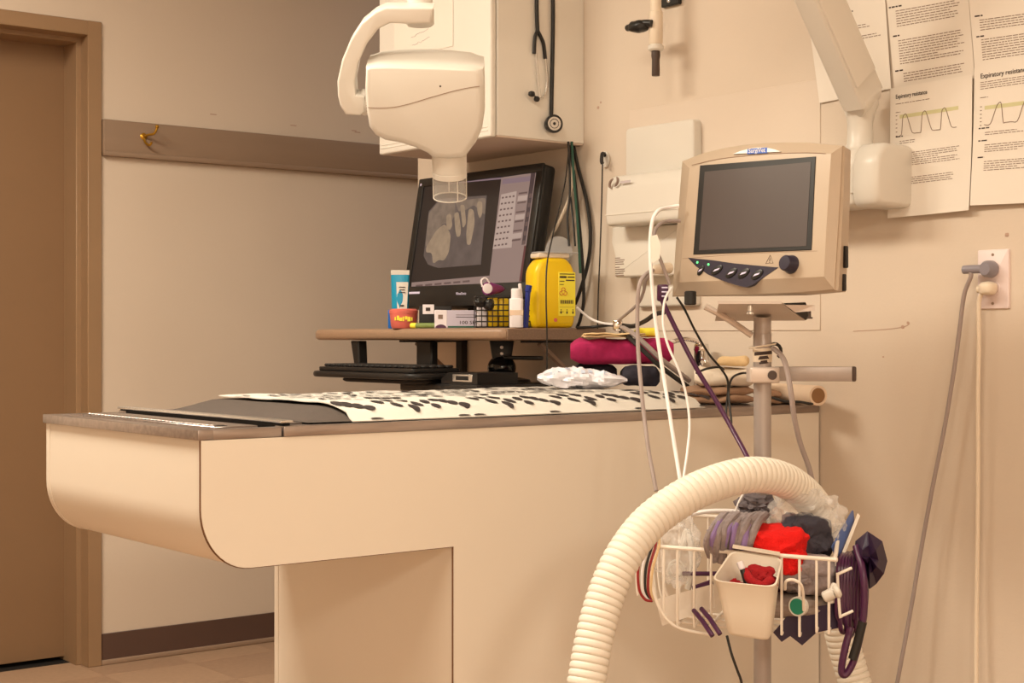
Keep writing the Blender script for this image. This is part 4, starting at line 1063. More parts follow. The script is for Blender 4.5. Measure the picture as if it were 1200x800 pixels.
page('printed_sheet_lower', 'printed sheet with rounded wave chart beside the x-ray arm', [(1045, 104), (1141, 87.5), (1140, 246.5), (1045, 256)], 'paper', .006,
     [(.125, 1, .07, .66, T_), (.19, 1, .07, .08, T_), (.375, 1, .07, .14, Hh), (.415, 2, .12, .3, T_), (.475, 1, .07, .13, Hh), (.51, 7, .13, .75, T_), (.67, 1, .07, .08, Hh), (.70, 4, .13, .7, T_)], 8, .006,
     [('Expiratory resistance', .087, .0125, .078)], ((.12, .84, .215, .37), 3, rnd_wave))
page('printed_sheet_lower', 'printed sheet with flat topped wave chart at the right picture edge', [(1143, 80), (1252, 62), (1252, 236), (1141, 241)], 'paper', .0045,
     [(.11, 4, .07, .86, T_), (.22, 1, .07, .1, T_), (.44, 1, .06, .14, Hh), (.475, 2, .13, .42, T_), (.53, 1, .06, .12, Hh), (.565, 4, .13, .5, T_), (.65, 1, .06, .08, Hh), (.685, 5, .13, .6, T_)], 9, .005,
     [('Expiratory resistance "wha', .083, .0135, .135)], ((.12, 1.0, .285, .42), 3, trap))

# ================================================================ POWER OUTLET
u0, v0 = loc(Mw, 1165.5, 327)
ot = thing('wall_outlet', 'pale double wall outlet with two plugs in it', 'outlet', Mw @ Vector((u0, v0 - .057, 0)))
pl = obj('cover_plate', prism(rrect(.0715, .1165, .003, 3, u0, v0), 0, .006, Mw, .003, 2, True), 'outlet_plate', ot)
for dv in (.0195, -.0195):
    sk = obj('socket', prism(rrect(.033, .028, .011, 4, u0, v0 + dv), .004, .0075, Mw, .0008, 1, True), 'outlet_plate', ot)
    for du in (-.006, .006): obj('slot', bx(u0 + du - .001, u0 + du + .001, v0 + dv - .001, v0 + dv + .007, .0074, .0078, M=Mw), 'black_hole', sk)
for dv in (.048, -.048): obj('screw', prism(circ(.003, 10, u0, v0 + dv), .005, .0068, Mw), 'seam', ot)
def wn(du, dv, n): return Mw @ Vector((u0 + du, v0 + dv, n))
pc1 = thing('power_cable', 'grey power cord with grey plug in the upper socket', 'cable', wn(0, .02, .008))
obj('plug', G().join(lathe([(.0155, .008), (.017, .011), (.0165, .026), (.012, .034), (.0, .035)], 20, Mw @ Matrix.Translation((u0, v0 + .0195, 0))), tube([wn(-.004, .0195, .022), wn(-.03, .0195, .034), wn(-.046, .019, .036)], .0085, 12)), 'plug_grey', pc1)
def wo(px, py, n): return onX(px, py, XR - n)
obj('lead', tube([wn(-.044, .019, .036), wo(1138, 322, .035), wo(1130, 345, .03), wo(1124, 390, .025), wo(1117, 440, .03), wo(1107, 500, .03), wo(1093, 570, .035), wo(1080, 640, .04), wo(1068, 710, .05), wo(1057, 770, .06), wo(1049, 812, .06), wo(1040, 860, .06)], .0044, 10), 'cable_grey', pc1)
pc2 = thing('power_cable', 'cream power cord with pale plug in the lower socket', 'cable', wn(0, -.02, .008))
obj('plug', blob(wn(0, -.0185, .022), .016, .016, .013, .06, 2, 2, e=.7).join(tube([wn(-.006, -.02, .022), wn(-.022, -.02, .024)], .0075, 10, sm=False)), 'cable_cream', pc2)
obj('lead', tube([wn(-.018, -.0195, .024), wo(1150, 344, .024), wo(1147, 356, .022), wo(1147, 400, .02), wo(1146, 460, .02), wo(1146, 560, .02), wo(1145, 660, .02), wo(1144, 760, .025), wo(1144, 860, .03)], .0046, 10), 'cable_cream', pc2)

# ================================================================ PATIENT MONITOR ON ITS STAND
PD = 2.80
pp = P(893.5, HY, PD)
PXY = Vector((pp.x, pp.y, 0))
RV, DV = Vector((SS, -CC, 0)), Vector((CC, SS, 0))
def PZ(py, D=PD): return H + (HY - py) / F * D
tl = R(9)
Mp = frame((2.035, 1.905, 1.135), (0, -1, 0), (math.sin(tl), 0, math.cos(tl)))
pm = thing('patient_monitor', 'beige patient monitor with dark blank screen on the rolling stand', 'monitor', (2.1, 1.905, PZ(352)))
def pring(pts, n): return [(*loc(Mp, x, y, n), n) for x, y in pts]
fA = [(808, 197), (826, 190.5), (845, 186), (868, 183), (893, 181), (918, 179.6), (944, 179), (974, 180), (971, 225), (968, 275), (965.5, 324), (940, 325.5), (880, 327.5), (838, 329), (796, 330.5), (800, 286), (804, 240)]
fB = [(799.5, 189), (822, 180), (846, 174), (870, 170), (893, 168), (918, 167), (947, 167), (988, 170.5), (985.5, 225), (982, 285), (978.5, 340), (940, 343.5), (880, 346), (838, 347), (788, 347.5), (791.5, 292), (795.5, 240)]
fC = [(803, 190), (823, 181), (847, 175), (871, 171), (894, 169), (919, 168), (950, 168), (997, 176.5), (996, 230), (994, 290), (991, 342), (945, 346), (880, 347), (838, 347), (795, 346), (797, 292), (800, 240)]
cen = (893, 262)
def shr(pts, f): return [(cen[0] + (x - cen[0]) * f, cen[1] + (y - cen[1]) * f) for x, y in pts]
fD = [((x * .88 + 900 * .12), (y * .88 + 262 * .12)) for x, y in fC]
obj('case', loft([pring(shr(fA, .97), .0005), pring(fA, 0), pring(mixp(fA, fB, .92), -.0165), pring(fB, -.021), pring(mixp(fB, fC, .3), -.026), pring(fC, -.08), pring(fD, -.12)], Mp), 'device_beige', pm, ang=18)
def ppoly(pts, n0, n1, **k): return prism(trace(Mp, pts), n0, n1, Mp, **k)
fr_ = obj('screen_frame', ppoly([(821, 194), (956.6, 183.5), (951.5, 293), (813, 298.4)], 0, .0022, bev=.0008, seg=1), 'black_plastic', pm)
obj('screen', ppoly([(827, 201.5), (951.5, 190), (946, 288.5), (820.2, 293.4)], .002, .0027), 'screen_off', pm)
obj('brow_groove', tube([Mp @ Vector((*loc(Mp, x, y), .0004)) for x, y in ((811, 193.5), (845, 186), (893, 181), (940, 179), (968, 180))], .0007, 5), 'seam', pm)
obj('lower_groove', tube([Mp @ Vector((*loc(Mp, x, y), .0004)) for x, y in ((800, 303), (880, 297), (958, 294))], .0005, 5), 'seam', pm)
arc = [(859, 180.5), (868, 177), (878, 174.3), (888, 173), (899, 173.2), (908, 175), (915, 177.6), (903, 178.2), (888, 179), (872, 179.8)]
bd = obj('badge', ppoly(arc, -.004, .0008), 'badge_white', pm)
obj('badge_field', ppoly([(876.5, 174.6), (899.6, 173), (899.2, 179.3), (876, 180.5)], -.003, .0012), 'blue_badge', bd)
p0 = Mp @ Vector((*loc(Mp, 877.5, 179.4), .0012)); p1 = Mp @ Vector((*loc(Mp, 899, 178), .0012))
obj('badge_name', text('SurgiVet', .0115, frame(p0, p1 - p0, (0, 0, 1)), .0002, fit=.041, bold=True), 'badge_white', bd)
cp = obj('control_panel', ppoly([(806.6, 302), (836, 305), (860, 308.5), (885, 311), (912.5, 313.4), (894, 326), (882, 334), (875, 336.5), (868, 335.5), (850, 330), (830, 321.5), (816, 312)], -.006, .0014), 'panel_navy', pm)
for x, y in ((818, 307.5), (831, 310)): obj('led', prism(circ(.0022, 10, *loc(Mp, x, y)), .0012, .0024, Mp), 'led_green', cp)
for i, (x, y) in enumerate(((822, 317), (841, 316.5), (858, 320), (872.5, 320.5), (888, 322))):
    u_, v_ = loc(Mp, x, y)
    b = obj('button', prism([(u_ + .0135 * math.cos(a) * (1 if i else .6), v_ + .008 * math.sin(a) + .005 * math.cos(a)) for a in [2 * math.pi * k / 18 for k in range(18)]], .001, .0032, Mp, .001, 2, True), 'black_plastic', cp)
    m_ = .008 if i else .005
    obj('button_icon', prism([(u_ - m_, v_ - .003), (u_ + m_ * .6, v_ - .0002), (u_ + m_, v_ + .0032), (u_ - m_ * .5, v_ + .001)], .003, .0036, Mp), 'icon_pale', b)
ku, kv_ = loc(Mp, 928, 310)
kn = obj('knob', lathe([(.0165, 0), (.0165, .004), (.0145, .0075), (.0138, .018), (.012, .0205), (0, .021)], 28, Mp @ Matrix.Translation((ku, kv_, 0))), 'panel_navy', pm)
u_, v_ = loc(Mp, 902, 308.5)
obj('warning_mark', sweep([Mp @ Vector((u_ + x, v_ + y, .0006)) for x, y in ((-.0085, 0), (.0085, 0), (0, .0145))], circ(.0007, 5), closed=True).join(bx(u_ - .0007, u_ + .0007, v_ + .0035, v_ + .009, 0, .001, M=Mp), bx(u_ - .0007, u_ + .0007, v_ + .001, v_ + .0024, 0, .001, M=Mp)), 'ink', pm)
# side buttons on the right flank
ysd = 1.905 - .172
for (x0, y0, x1, y1) in ((992.5, 288, 996.5, 314), (990.5, 321, 994, 341)):
    q = P((x0 + x1) / 2, (y0 + y1) / 2, 2.655)
    obj('side_switch', box(.009, .008, (y1 - y0) * 2.655 / F, .002, 2, None, (q.x - .004, q.y + .004, q.z)), 'black_plastic', pm)
fq = P(809, 353.5, 2.84)
obj('foot', cyl(fq + Vector((0, 0, -.006)), fq + Vector((0, 0, .02)), .011, 16, .002), 'black_rubber', pm)
# ---------------------------------------------------------------- the stand
stand = thing('monitor_stand', 'grey rolling pole stand carrying the patient monitor', 'stand', PXY)
pr_ = 10.2 * PD / F
obj('pole', lathe([(pr_, .09), (pr_, PZ(372))], 24, Matrix.Translation(PXY)), 'pole_metal', stand)
obj('upper_sleeve', lathe([(pr_ + .0008, PZ(430)), (pr_ + .0008, PZ(392)), (pr_ + .0003, PZ(391))], 24, Matrix.Translation(PXY)), 'pole_metal', stand)
zm = PZ(353)
# mounting plate: front lip, sloped web, rear rail
def q3(px, py, D): return P(px, py, D)
obj('mount_lip', loft([[q3(841, 352.5, 2.72), q3(916, 352.5, 2.66), q3(916, 356, 2.66), q3(841, 356, 2.72)], [q3(841, 352.5, 2.74), q3(916, 352.5, 2.68), q3(916, 356, 2.68), q3(841, 356, 2.74)]]), 'bracket_metal', stand)
web = G().add([q3(842, 356, 2.735), q3(916, 356, 2.675), q3(944, 375.5, 2.82), q3(838, 376, 2.86)], [(0, 1, 2, 3)])
obj('mount_web', thick(web, .003), 'bracket_metal', stand)
obj('mount_flange', loft([[q3(918, 355, 2.68), q3(944, 356, 2.72), q3(948, 372, 2.8), q3(944, 375, 2.8)], [q3(922, 355, 2.70), q3(944, 354, 2.74), q3(950, 370, 2.82), q3(946, 374, 2.82)]]), 'black_matte', stand)
obj('mount_wing', loft([[q3(920, 357, 2.66), q3(955, 357.5, 2.64), q3(955, 364, 2.64), q3(932, 366, 2.66)], [q3(920, 357, 2.69), q3(955, 357.5, 2.67), q3(955, 364, 2.67), q3(932, 366, 2.69)]]), 'bracket_metal', stand)
obj('mount_strut', tube([q3(826, 359, 2.8), q3(850, 372, 2.8), q3(881, 393, 2.8)], .0058, 8), 'bracket_metal', stand)
q = P(879, 361, 2.70)
obj('thumb_screw', cyl(q + Vector((0, 0, -.006)), q + Vector((0, 0, .006)), .004, 12, .001).join(cyl(q + Vector((0, 0, -.011)), q + Vector((0, 0, -.006)), .0065, 12, .001)), 'steel_light', stand)
q = P(949, 366, 2.65); obj('lock_screw', cyl(q + Vector((0, 0, -.008)), q + Vector((0, 0, .006)), .0022, 8).join(cyl(q + Vector((0, 0, -.011)), q + Vector((0, 0, -.008)), .005, 10)), 'brown_tip', stand)
# name sticker and strap on the pole
for i in range(3):
    zz = PZ(413.5 + i * 5.2)
    obj('pole_lettering', sheet(lambda a, b: PXY + Vector((0, 0, zz + (b - .5) * .0062 + .0035 * (a - .5))) - DV * (pr_ + .0022) * math.cos((a - .5) * 2.2) + RV * (pr_ + .0022) * math.sin((a - .5) * (2.2 - .3 * i)), 10, 1), 'ink', stand)
obj('pole_strap', lathe([(pr_ + .0012, PZ(424)), (pr_ + .0018, PZ(416)), (pr_ + .0012, PZ(408))], 24, Matrix.Translation(PXY)), 'cable_cream', stand)
q = PXY + RV * .021 + Vector((0, 0, PZ(411)))
obj('cable_holder', sweep([q + RV * .012 * math.cos(R(a)) + Vector((0, 0, .013 * math.sin(R(a)))) - DV * .006 for a in range(-60, 200, 26)], circ(.0032, 8)), 'black_plastic', stand)
# clamp with side rail
zc = PZ(439)
cl_ = obj('clamp', box(.054, .029, .05, .004, 3, frame(PXY + Vector((0, 0, zc)) - DV * .004, RV, (0, 0, 1))), 'bracket_metal', stand)
obj('clamp_bolt', cyl(PXY + Vector((0, 0, zc)) + RV * .013 - DV * .029, PXY + Vector((0, 0, zc)) + RV * .013 - DV * .0305, .0085, 18), 'brown_tip', cl_)
Mr = frame(PXY + Vector((0, 0, zc + .002)) - DV * .012, RV - DV * .12, (0, 0, 1))
rl = obj('side_rail', bx(.02, .158, -.013, .0135, -.005, .005, .0015, 2, Mr), 'pole_metal', stand)
obj('rail_end_cap', bx(.156, .165, -.0135, .014, -.0055, .0055, .003, 2, Mr), 'brown_tip', rl)
# rolling base (below the picture)
for i in range(5):
    a = R(20 + 72 * i); e_ = Vector((math.cos(a), math.sin(a), 0))
    lg = obj('base_leg', sweep([PXY + Vector((0, 0, .105)), PXY + e_ * .12 + Vector((0, 0, .1)), PXY + e_ * .27 + Vector((0, 0, .075))], roundpoly([(-.011, -.02), (.011, -.02), (.011, .02), (-.011, .02)], .005, 2), up=(0, 0, 1)), 'pole_metal', stand)
    c_ = PXY + e_ * .27 + Vector((0, 0, .028)); s2 = Vector((-e_.y, e_.x, 0))
    obj('caster', cyl(c_ - s2 * .012, c_ + s2 * .012, .028, 20, .004).join(cyl(c_, c_ + Vector((0, 0, .045)), .008, 10)), 'black_rubber', lg)

# ================================================================ WIRE BASKET ON THE POLE
FL, FR = P(761, 634, 2.64), P(978, 661, 2.56)
zr = (FL.z + FR.z) / 2
FL.z = zr + .006; FR.z = zr - .006
fd = (FR - FL); fw = fd.length; fd.normalize()
bk = Vector((-fd.y, fd.x, 0)).normalized()
if bk.dot(DV) < 0: bk = -bk
BDp, BRise, BHt = .185, .035, .135
def bp_(a, b, dz=0.0):
    """a across 0..1, b front to back 0..1, dz above the rim"""
    return FL + fd * fw * a + bk * BDp * b + Vector((0, 0, BRise * b + dz))
basket = thing('wire_basket', 'white wire basket full of cuffs and cables hung on the pole', 'basket', bp_(.5, .5, -BHt))
rim = smooth([bp_(a, b) for a, b in ((.03, 0), (.5, 0), (.97, 0), (1, .04), (1, .5), (1, .96), (.97, 1), (.5, 1), (.03, 1), (0, .96), (0, .5), (0, .04))], 4, True)
obj('rim_wire', sweep(rim, circ(.0036, 8), closed=True), 'wire_white', basket)
def wire(pts, r=.0024, n=4, sm=True): return obj('basket_wire', tube(pts, r, 7, n, sm=sm), 'wire_white', basket)
for a in (.08, .155, .247, .34, .435, .53, .625, .72, .815, .905, .97):
    dd = -BHt * (1 if .12 < a < .9 else .93)
    wire([bp_(a, 0), bp_(a, .0, dd * .5), bp_(a, .01, dd * .93), bp_(a, .07, dd), bp_(a, .5, dd - .012), bp_(a, .93, dd - .03), bp_(a, .99, dd * .93 - .03), bp_(a, 1, 0)])
for b in (.25, .5, .75):
    zd = -BHt - .03 * b
    wire([bp_(0, b), bp_(.0, b, zd * .5), bp_(.03, b, zd * .85), bp_(.12, b, zd), bp_(.5, b, zd - .003), bp_(.88, b, zd), bp_(.97, b, zd * .85), bp_(1, b, zd * .5), bp_(1, b)])
wire([bp_(.01, 0, -.002), bp_(.012, -.01, -.05), bp_(.05, -.01, -.1), bp_(.14, -.01, -.133), bp_(.3, -.01, -.142), bp_(.36, 0, -.142)], .0028)
hk_ = [wire([bp_(1, .1, -.03) + RV * x - Vector((0, 0, z)) for x, z in ((.028, -.01), (.006, .0), (.004, .004), (.008, .068), (.012, .07), (.03, .062))], .0026, 3)]
wire([bp_(.0, .1, -.0) + RV * x - Vector((0, 0, z)) for x, z in ((.01, -.002), (-.018, .012), (-.025, .02), (-.024, .085), (-.018, .088), (-.008, .078))], .0022, 3)
wire([P(920, 690, 2.55), P(921, 681, 2.53), P(929, 679, 2.53), P(938, 684, 2.53), P(941, 694, 2.54), P(942, 715, 2.56)], .0026, 4)
obj('pole_clip', box(.07, .035, .03, .004, 2, frame(PXY + Vector((0, 0, bp_(.6, 1).z - .02)) - DV * .008, RV, (0, 0, 1))), 'bracket_metal', basket)

# ---------------------------------------------------------------- hanging bin
BT = 2.50
def bq(px, py, D): return P(px, py, D)
bin_ = thing('hanging_bin', 'small white plastic bin hooked over the front of the wire basket', 'bin', P(875, 752, 2.52))
tL0, tR0, tR1, tL1 = P(858, 645, 2.575), P(917, 654, 2.555), P(909, 688, 2.465), P(834, 680, 2.475)   # rim: back-left, back-right, front-right, front-left
def rquad(c4, r, seg=5, off=0.0):
    """rounded quad through four corners, shrunk by off"""
    cm = sum(c4, Vector()) / 4; c4 = [p + (cm - p).normalized() * off for p in c4]; out = []
    for i in range(4):
        a, b, c = c4[i - 1], c4[i], c4[(i + 1) % 4]
        p, q = b + (a - b).normalized() * r, b + (c - b).normalized() * r
        for j in range(seg + 1):
            t_ = j / seg; out.append((1 - t_) ** 2 * p + 2 * t_ * (1 - t_) * b + t_ * t_ * q)
    return out
top4 = [tL0, tR0, tR1, tL1]
bL1, bR1 = P(851, 744, 2.495), P(901, 752, 2.485)
bL0, bR0 = bL1 + (tL0 - tL1) * .62, bR1 + (tR0 - tR1) * .62
bL0.z = bL1.z + .004; bR0.z = bR1.z + .004
bot4 = [bL0, bR0, bR1, bL1]
def lerp4(t_): return [a * (1 - t_) + b * t_ for a, b in zip(top4, bot4)]
rings = [rquad(lerp4(0), .019, 5, .003), rquad(lerp4(-.006), .019, 5, -.001), rquad(lerp4(.0), .019, 5, -.0015), rquad(lerp4(.03), .019), rquad(lerp4(.5), .017), rquad(lerp4(.93), .015), rquad(lerp4(.985), .014, 5, .003), rquad(lerp4(1), .012, 5, .01)]
inner = [rquad(lerp4(.96), .012, 5, .006), rquad(lerp4(.5), .015, 5, .003), rquad(lerp4(.0), .019, 5, .003)]
g = loft(rings[::-1] + [], cap=False); k = len(rings[0])
g.f.append(tuple(range(k)))
bodyb = obj('bin_body', g.join(loft(inner, cap=False)), 'bin_white', bin_, ang=50)
fl_ = rquad(lerp4(.94), .012, 5, .006); obj('bin_floor', G().add(fl_, [tuple(range(len(fl_)))]), 'bin_white', bin_)
obj('bin_hook', loft([[P(858, 642, 2.57), P(914, 651, 2.55), P(914, 646.5, 2.55), P(859, 637.5, 2.57)], [P(858, 642, 2.6), P(914, 651, 2.58), P(914, 646.5, 2.58), P(859, 637.5, 2.6)]]), 'bin_white', bin_)
MV = Matrix((RV, Vector((0, 0, 1)), -DV)).transposed().to_4x4()      # view-aligned axes: right, up, towards the camera
def vb(px, py, D, sx, sy, sz, **k): return blob(P(px, py, D), sx, sy, sz, M=MV, **k)
one('red_cloth', 'dark red folded cloth sticking out of the small white bin', 'cloth', vb(892, 677, 2.515, .021, .017, .015, amp=.45, freq=1.6, seed=4).join(vb(862, 690, 2.515, .012, .014, .012, amp=.4, freq=1.8, seed=9), vb(880, 692, 2.52, .034, .012, .018, amp=.3, freq=2, seed=2), tube([P(872, 668, 2.505), P(880, 680, 2.492), P(893, 686, 2.488), P(904, 678, 2.495)], .0075, 10)), 'red_dark')
t = thing('marker_pen', 'black pen with pale end standing in the small white bin', 'pen', P(875, 685, 2.515))
obj('barrel', cyl(P(877, 690, 2.495), P(870, 667, 2.5), .0048, 10), 'black_plastic', t)
obj('pen_end', cyl(P(870, 667, 2.5), P(866.5, 658, 2.503), .0056, 10, .001), 'box_white', t)

# ---------------------------------------------------------------- contents of the basket
one('red_fleece', 'bright red fleece cloth bulging over the rim of the wire basket', 'cloth', vb(908, 640, 2.64, .052, .036, .05, amp=.28, freq=1.4, seed=11, nu=40, nv=26).join(vb(925, 660, 2.61, .022, .022, .025, amp=.2, freq=2, seed=3)), 'red_fleece')
def sleeve(idx, off, r0):
    g = G()
    for i in idx:
        rr = random.Random(i * 7 + 1); x = 834 + i * 4.6 + rr.uniform(-1, 1); j = lambda a: rr.uniform(-a, a)
        g.join(tube([P(x - 3 + j(2), 654 - j(4), 2.625), P(x - 5 + i * .8 + j(2), 636 + j(3), 2.604 - off), P(x + i * .7 + j(2), 620 + j(3), 2.606 - off), P(x + 7 + i * .8, 609 + j(2), 2.64 - off), P(x + 13 + i, 603, 2.69)], r0 * rr.uniform(.8, 1.25), 8, 5))
    return g
sl = one('striped_sleeve', 'grey and lilac striped knitted sleeve in the wire basket', 'cloth', sleeve(range(0, 10), 0, .0062).join(vb(856, 630, 2.665, .034, .032, .032, amp=.25, freq=2, seed=5)), 'grey_knit')
obj('lilac_stripe', sleeve((1, 4, 5, 8), .0018, .0052), 'lilac', sl, kind='stuff')
one('grey_cloth', 'crumpled grey cloth under the arch of the white hose', 'cloth', vb(885, 592, 2.74, .03, .018, .03, amp=.4, freq=2.2, seed=6), 'grey_fabric')
one('charcoal_cloth', 'dark charcoal cloth bag beside the bright red fleece', 'cloth', vb(943, 629, 2.66, .044, .04, .035, amp=.3, freq=1.8, seed=8, nu=36, nv=24), 'charcoal_fabric')
one('grey_cloth', 'soft grey cloth low in the basket right of the white bin', 'cloth', vb(945, 672, 2.63, .052, .034, .04, amp=.25, freq=2, seed=12), 'grey_knit')
one('grey_pouch', 'grey flat pouch lying at the bottom of the wire basket', 'pouch', vb(925, 708, 2.64, .07, .02, .045, amp=.12, freq=2, seed=14), 'grey_rubber')
one('purple_cuff', 'dark purple cuff poking through the basket bottom right of the bin', 'cuff', loft([[P(x, y, 2.60) for x, y in ((906, 741), (916, 752), (926, 745), (940, 756), (957, 741), (985, 735), (984, 705), (950, 712), (922, 722))], [P(x, y, 2.615) for x, y in ((906, 741), (916, 752), (926, 745), (940, 756), (957, 741), (985, 735), (984, 705), (950, 712), (922, 722))]]), 'purple_dark')
one('purple_cuff', 'dark purple cuff rolled across the back of the wire basket', 'cuff', vb(945, 690, 2.66, .055, .014, .02, amp=.3, freq=2, seed=15), 'purple_dark')
for i, (x, y) in enumerate(((829, 735), (838, 733))):
    one('purple_strap', ('left purple strap end hanging through the basket floor left of the bin', 'right purple strap end hanging through the basket floor beside the bin')[i], 'strap', sweep([P(x - 16, y - 20, 2.62), P(x - 6, y - 8, 2.585), P(x + 6, y + 10, 2.565)], circ(.0042, 8)), 'purple_tube')
one('purple_tube_piece', 'short purple tube lying across the basket left of the bin', 'tube', tube([P(800, 672, 2.66), P(822, 672, 2.65), P(840, 672, 2.64)], .004, 8).join(tube([P(812, 690, 2.65), P(835, 682, 2.64)], .0055, 8, sm=False)), 'purple_tube')
one('white_card', 'white folded card standing in the left end of the basket', 'card', loft([[P(768, 702, 2.66), P(836, 684, 2.63), P(838, 712, 2.63), P(776, 733, 2.66)], [P(768, 702, 2.675), P(836, 684, 2.645), P(838, 712, 2.645), P(776, 733, 2.675)]]), 'paper')
bk_ = thing('blue_booklet', 'blue booklet leaning in the right back corner of the basket', 'booklet', P(985, 650, 2.66))
obj('cover', loft([[P(974, 640, 2.63), P(998, 598, 2.70), P(1000, 612, 2.70), P(980, 658, 2.63)], [P(976, 640, 2.645), P(1000, 598, 2.715), P(1002, 612, 2.715), P(982, 658, 2.645)]]), 'booklet_blue', bk_)
obj('page_edge', loft([[P(984, 654, 2.625), P(1005, 601, 2.70), P(1008, 604, 2.70), P(987, 657, 2.625)], [P(984, 654, 2.64), P(1005, 601, 2.715), P(1008, 604, 2.715), P(987, 657, 2.64)]]), 'paper', bk_)
t = thing('round_label', 'green round label with white edge low in the basket', 'label', P(935, 722, 2.6))
Mt_ = frame(P(936, 710, 2.575), RV * .8 - DV * .6, (0, 0, 1)) @ Matrix.Rotation(R(20), 4, 'Z')
obj('disc', lathe([(.0, -.004), (.0165, -.004), (.0165, .005), (.0, .005)], 24, Mt_), 'white_plastic', t)
obj('green_face', lathe([(0, .0058), (.0135, .0058), (.0135, .0048)], 24, Mt_), 'label_green', t)
one('white_connector', 'white plastic connector plug at the right end of the basket', 'connector', cyl(P(965, 700, 2.54), P(977, 694, 2.535), .0095, 14, .002).join(cyl(P(974, 695, 2.535), P(979, 684, 2.54), .006, 12, .001), cyl(P(977, 694, 2.535), P(984, 691, 2.535), .012, 14, .003)), 'white_plastic')
# clear bags
def bag(px, py, D, sx, sy, sz, seed, name, label): return one(name, label, 'bag', vb(px, py, D, sx, sy, sz, amp=.35, freq=2.4, seed=seed, nu=44, nv=30), 'clear_bag', ang=12)
bag(794, 645, 2.67, .036, .052, .03, 21, 'clear_bag', 'clear plastic bag with tubing at the left end of the basket')
bag(945, 607, 2.69, .06, .045, .04, 22, 'clear_bag', 'clear plastic bag standing over the dark cloth on the right')
one('coiled_tubing', 'coil of clear white tubing inside the left plastic bag', 'tubing', sweep([P(791 + 9 * math.cos(R(a)) + a * .004, 672 - 10 * math.sin(R(a)) - a * .012, 2.665) for a in range(0, 720, 24)], circ(.0024, 6)).join(tube([P(800, 640, 2.67), P(806, 622, 2.67), P(812, 660, 2.66), P(806, 690, 2.66)], .006, 8)), 'white_plastic')
cable('white_cable', 'white cable curving over the back of the basket under the hose', [P(790, 606, 2.76), P(806, 603, 2.74), P(830, 599, 2.73), P(860, 599, 2.73), P(898, 602, 2.73)], .0042, 'cable_white')
cable('white_cable', 'thin white cable arching up beside the grey cloth', [P(861, 602, 2.72), P(866, 588, 2.72), P(874, 575, 2.72), P(886, 566, 2.70)], .002, 'cable_white')
cable('black_cable', 'flat black cable lying along the back of the basket', [P(852, 602, 2.715), P(870, 601.5, 2.71), P(898, 604, 2.715)], .003, 'black_rubber')
# coloured leads on the left corner
for i, (mm, nm, dx) in enumerate((('wire_red', 'dark red', 0), ('cable_white', 'white', 5), ('black_rubber', 'black', 9), ('wire_red', 'bright red', 13), ('tan_cloth', 'tan', 17))):
    cable('lead_wire', nm + ' lead wire looped over the left corner of the basket', [P(763 + dx * .5, 625, 2.625 + i * .0065), P(755 + dx, 640, 2.605 + i * .0062), P(748 + dx, 665, 2.60 + i * .0062), P(749 + dx * .8, 690, 2.60 + i * .0062), P(756 + dx * .5, 702, 2.602 + i * .0062), P(764, 704, 2.606 + i * .0062)], .0024, mm, group='lead wires on the basket corner')
# purple tubing hanging on the right hook
g = G()
pt_ = thing('tubing_bundle', 'bundle of glossy purple tubing looped over the right end of the basket', 'tubing', P(995, 790, 2.62))
for i in range(7):
    x = 984 + i * 3.6; y1 = 718 + (i * 37 % 23)
    obj('tube_loop', tube([P(x + 6, 648, 2.66), P(x, 655, 2.60 + i * .004), P(x - 2, 680, 2.585 + i * .004), P(x - 3, y1, 2.585 + i * .004), P(x + 2, y1 + 8, 2.60 + i * .004), P(x + 5, y1 - 6, 2.62 + i * .004), P(x + 5, 670, 2.64)], .0042, 8), 'purple_tube', pt_)
obj('tube_loop', tube([P(1003, 640, 2.60), P(1011, 670, 2.57), P(1013, 710, 2.565), P(1008, 745, 2.565), P(1000, 775, 2.565), P(991, 790, 2.565), P(986, 785, 2.565), P(990, 760, 2.565), P(997, 735, 2.57)], .0062, 9), 'purple_tube', pt_)
obj('tube_sleeve', tube([P(1011, 728, 2.563), P(1005, 752, 2.563), P(999, 772, 2.563)], .0078, 10), 'black_rubber', pt_)
for i in range(3):
    obj('tube_loop', tube([P(1001 + i * 4, 645, 2.61 + i * .01), P(1009 + i * 2, 665, 2.59), P(1012 + i * 1.5, 700, 2.58), P(1008 + i, 735, 2.575)], .0044, 8), 'purple_dark', pt_)
cuff = [(1001, 650), (1003, 634), (1017, 622.5), (1034, 634), (1040, 657), (1036, 672), (1027, 684), (1019, 690), (1016, 668), (1010, 655)]
one('purple_cuff', 'dark purple folded cuff hanging at the right end of the basket', 'cuff', thick(loft([[P(x, y, 2.60 + .012 * math.sin(i * 2.1)) for i, (x, y) in enumerate(cuff)], [P(1019 + (x - 1019) * .5, 655 + (y - 655) * .5, 2.575 + .014 * math.sin(i * 3.3)) for i, (x, y) in enumerate(cuff)]], cap=False).join(G().add([P(1019 + (x - 1019) * .5, 655 + (y - 655) * .5, 2.575 + .014 * math.sin(i * 3.3)) for i, (x, y) in enumerate(cuff)] + [P(1019, 652, 2.58)], [(i, (i + 1) % len(cuff), len(cuff)) for i in range(len(cuff))])), .004, tuple(DV)), 'purple_dark', ang=10)
cable('black_cable', 'thin black cable hanging below the white bin', [P(852, 745, 2.62), P(857, 765, 2.6), P(864, 785, 2.6), P(869, 800, 2.6), P(872, 830, 2.6)], .0024, 'black_rubber')

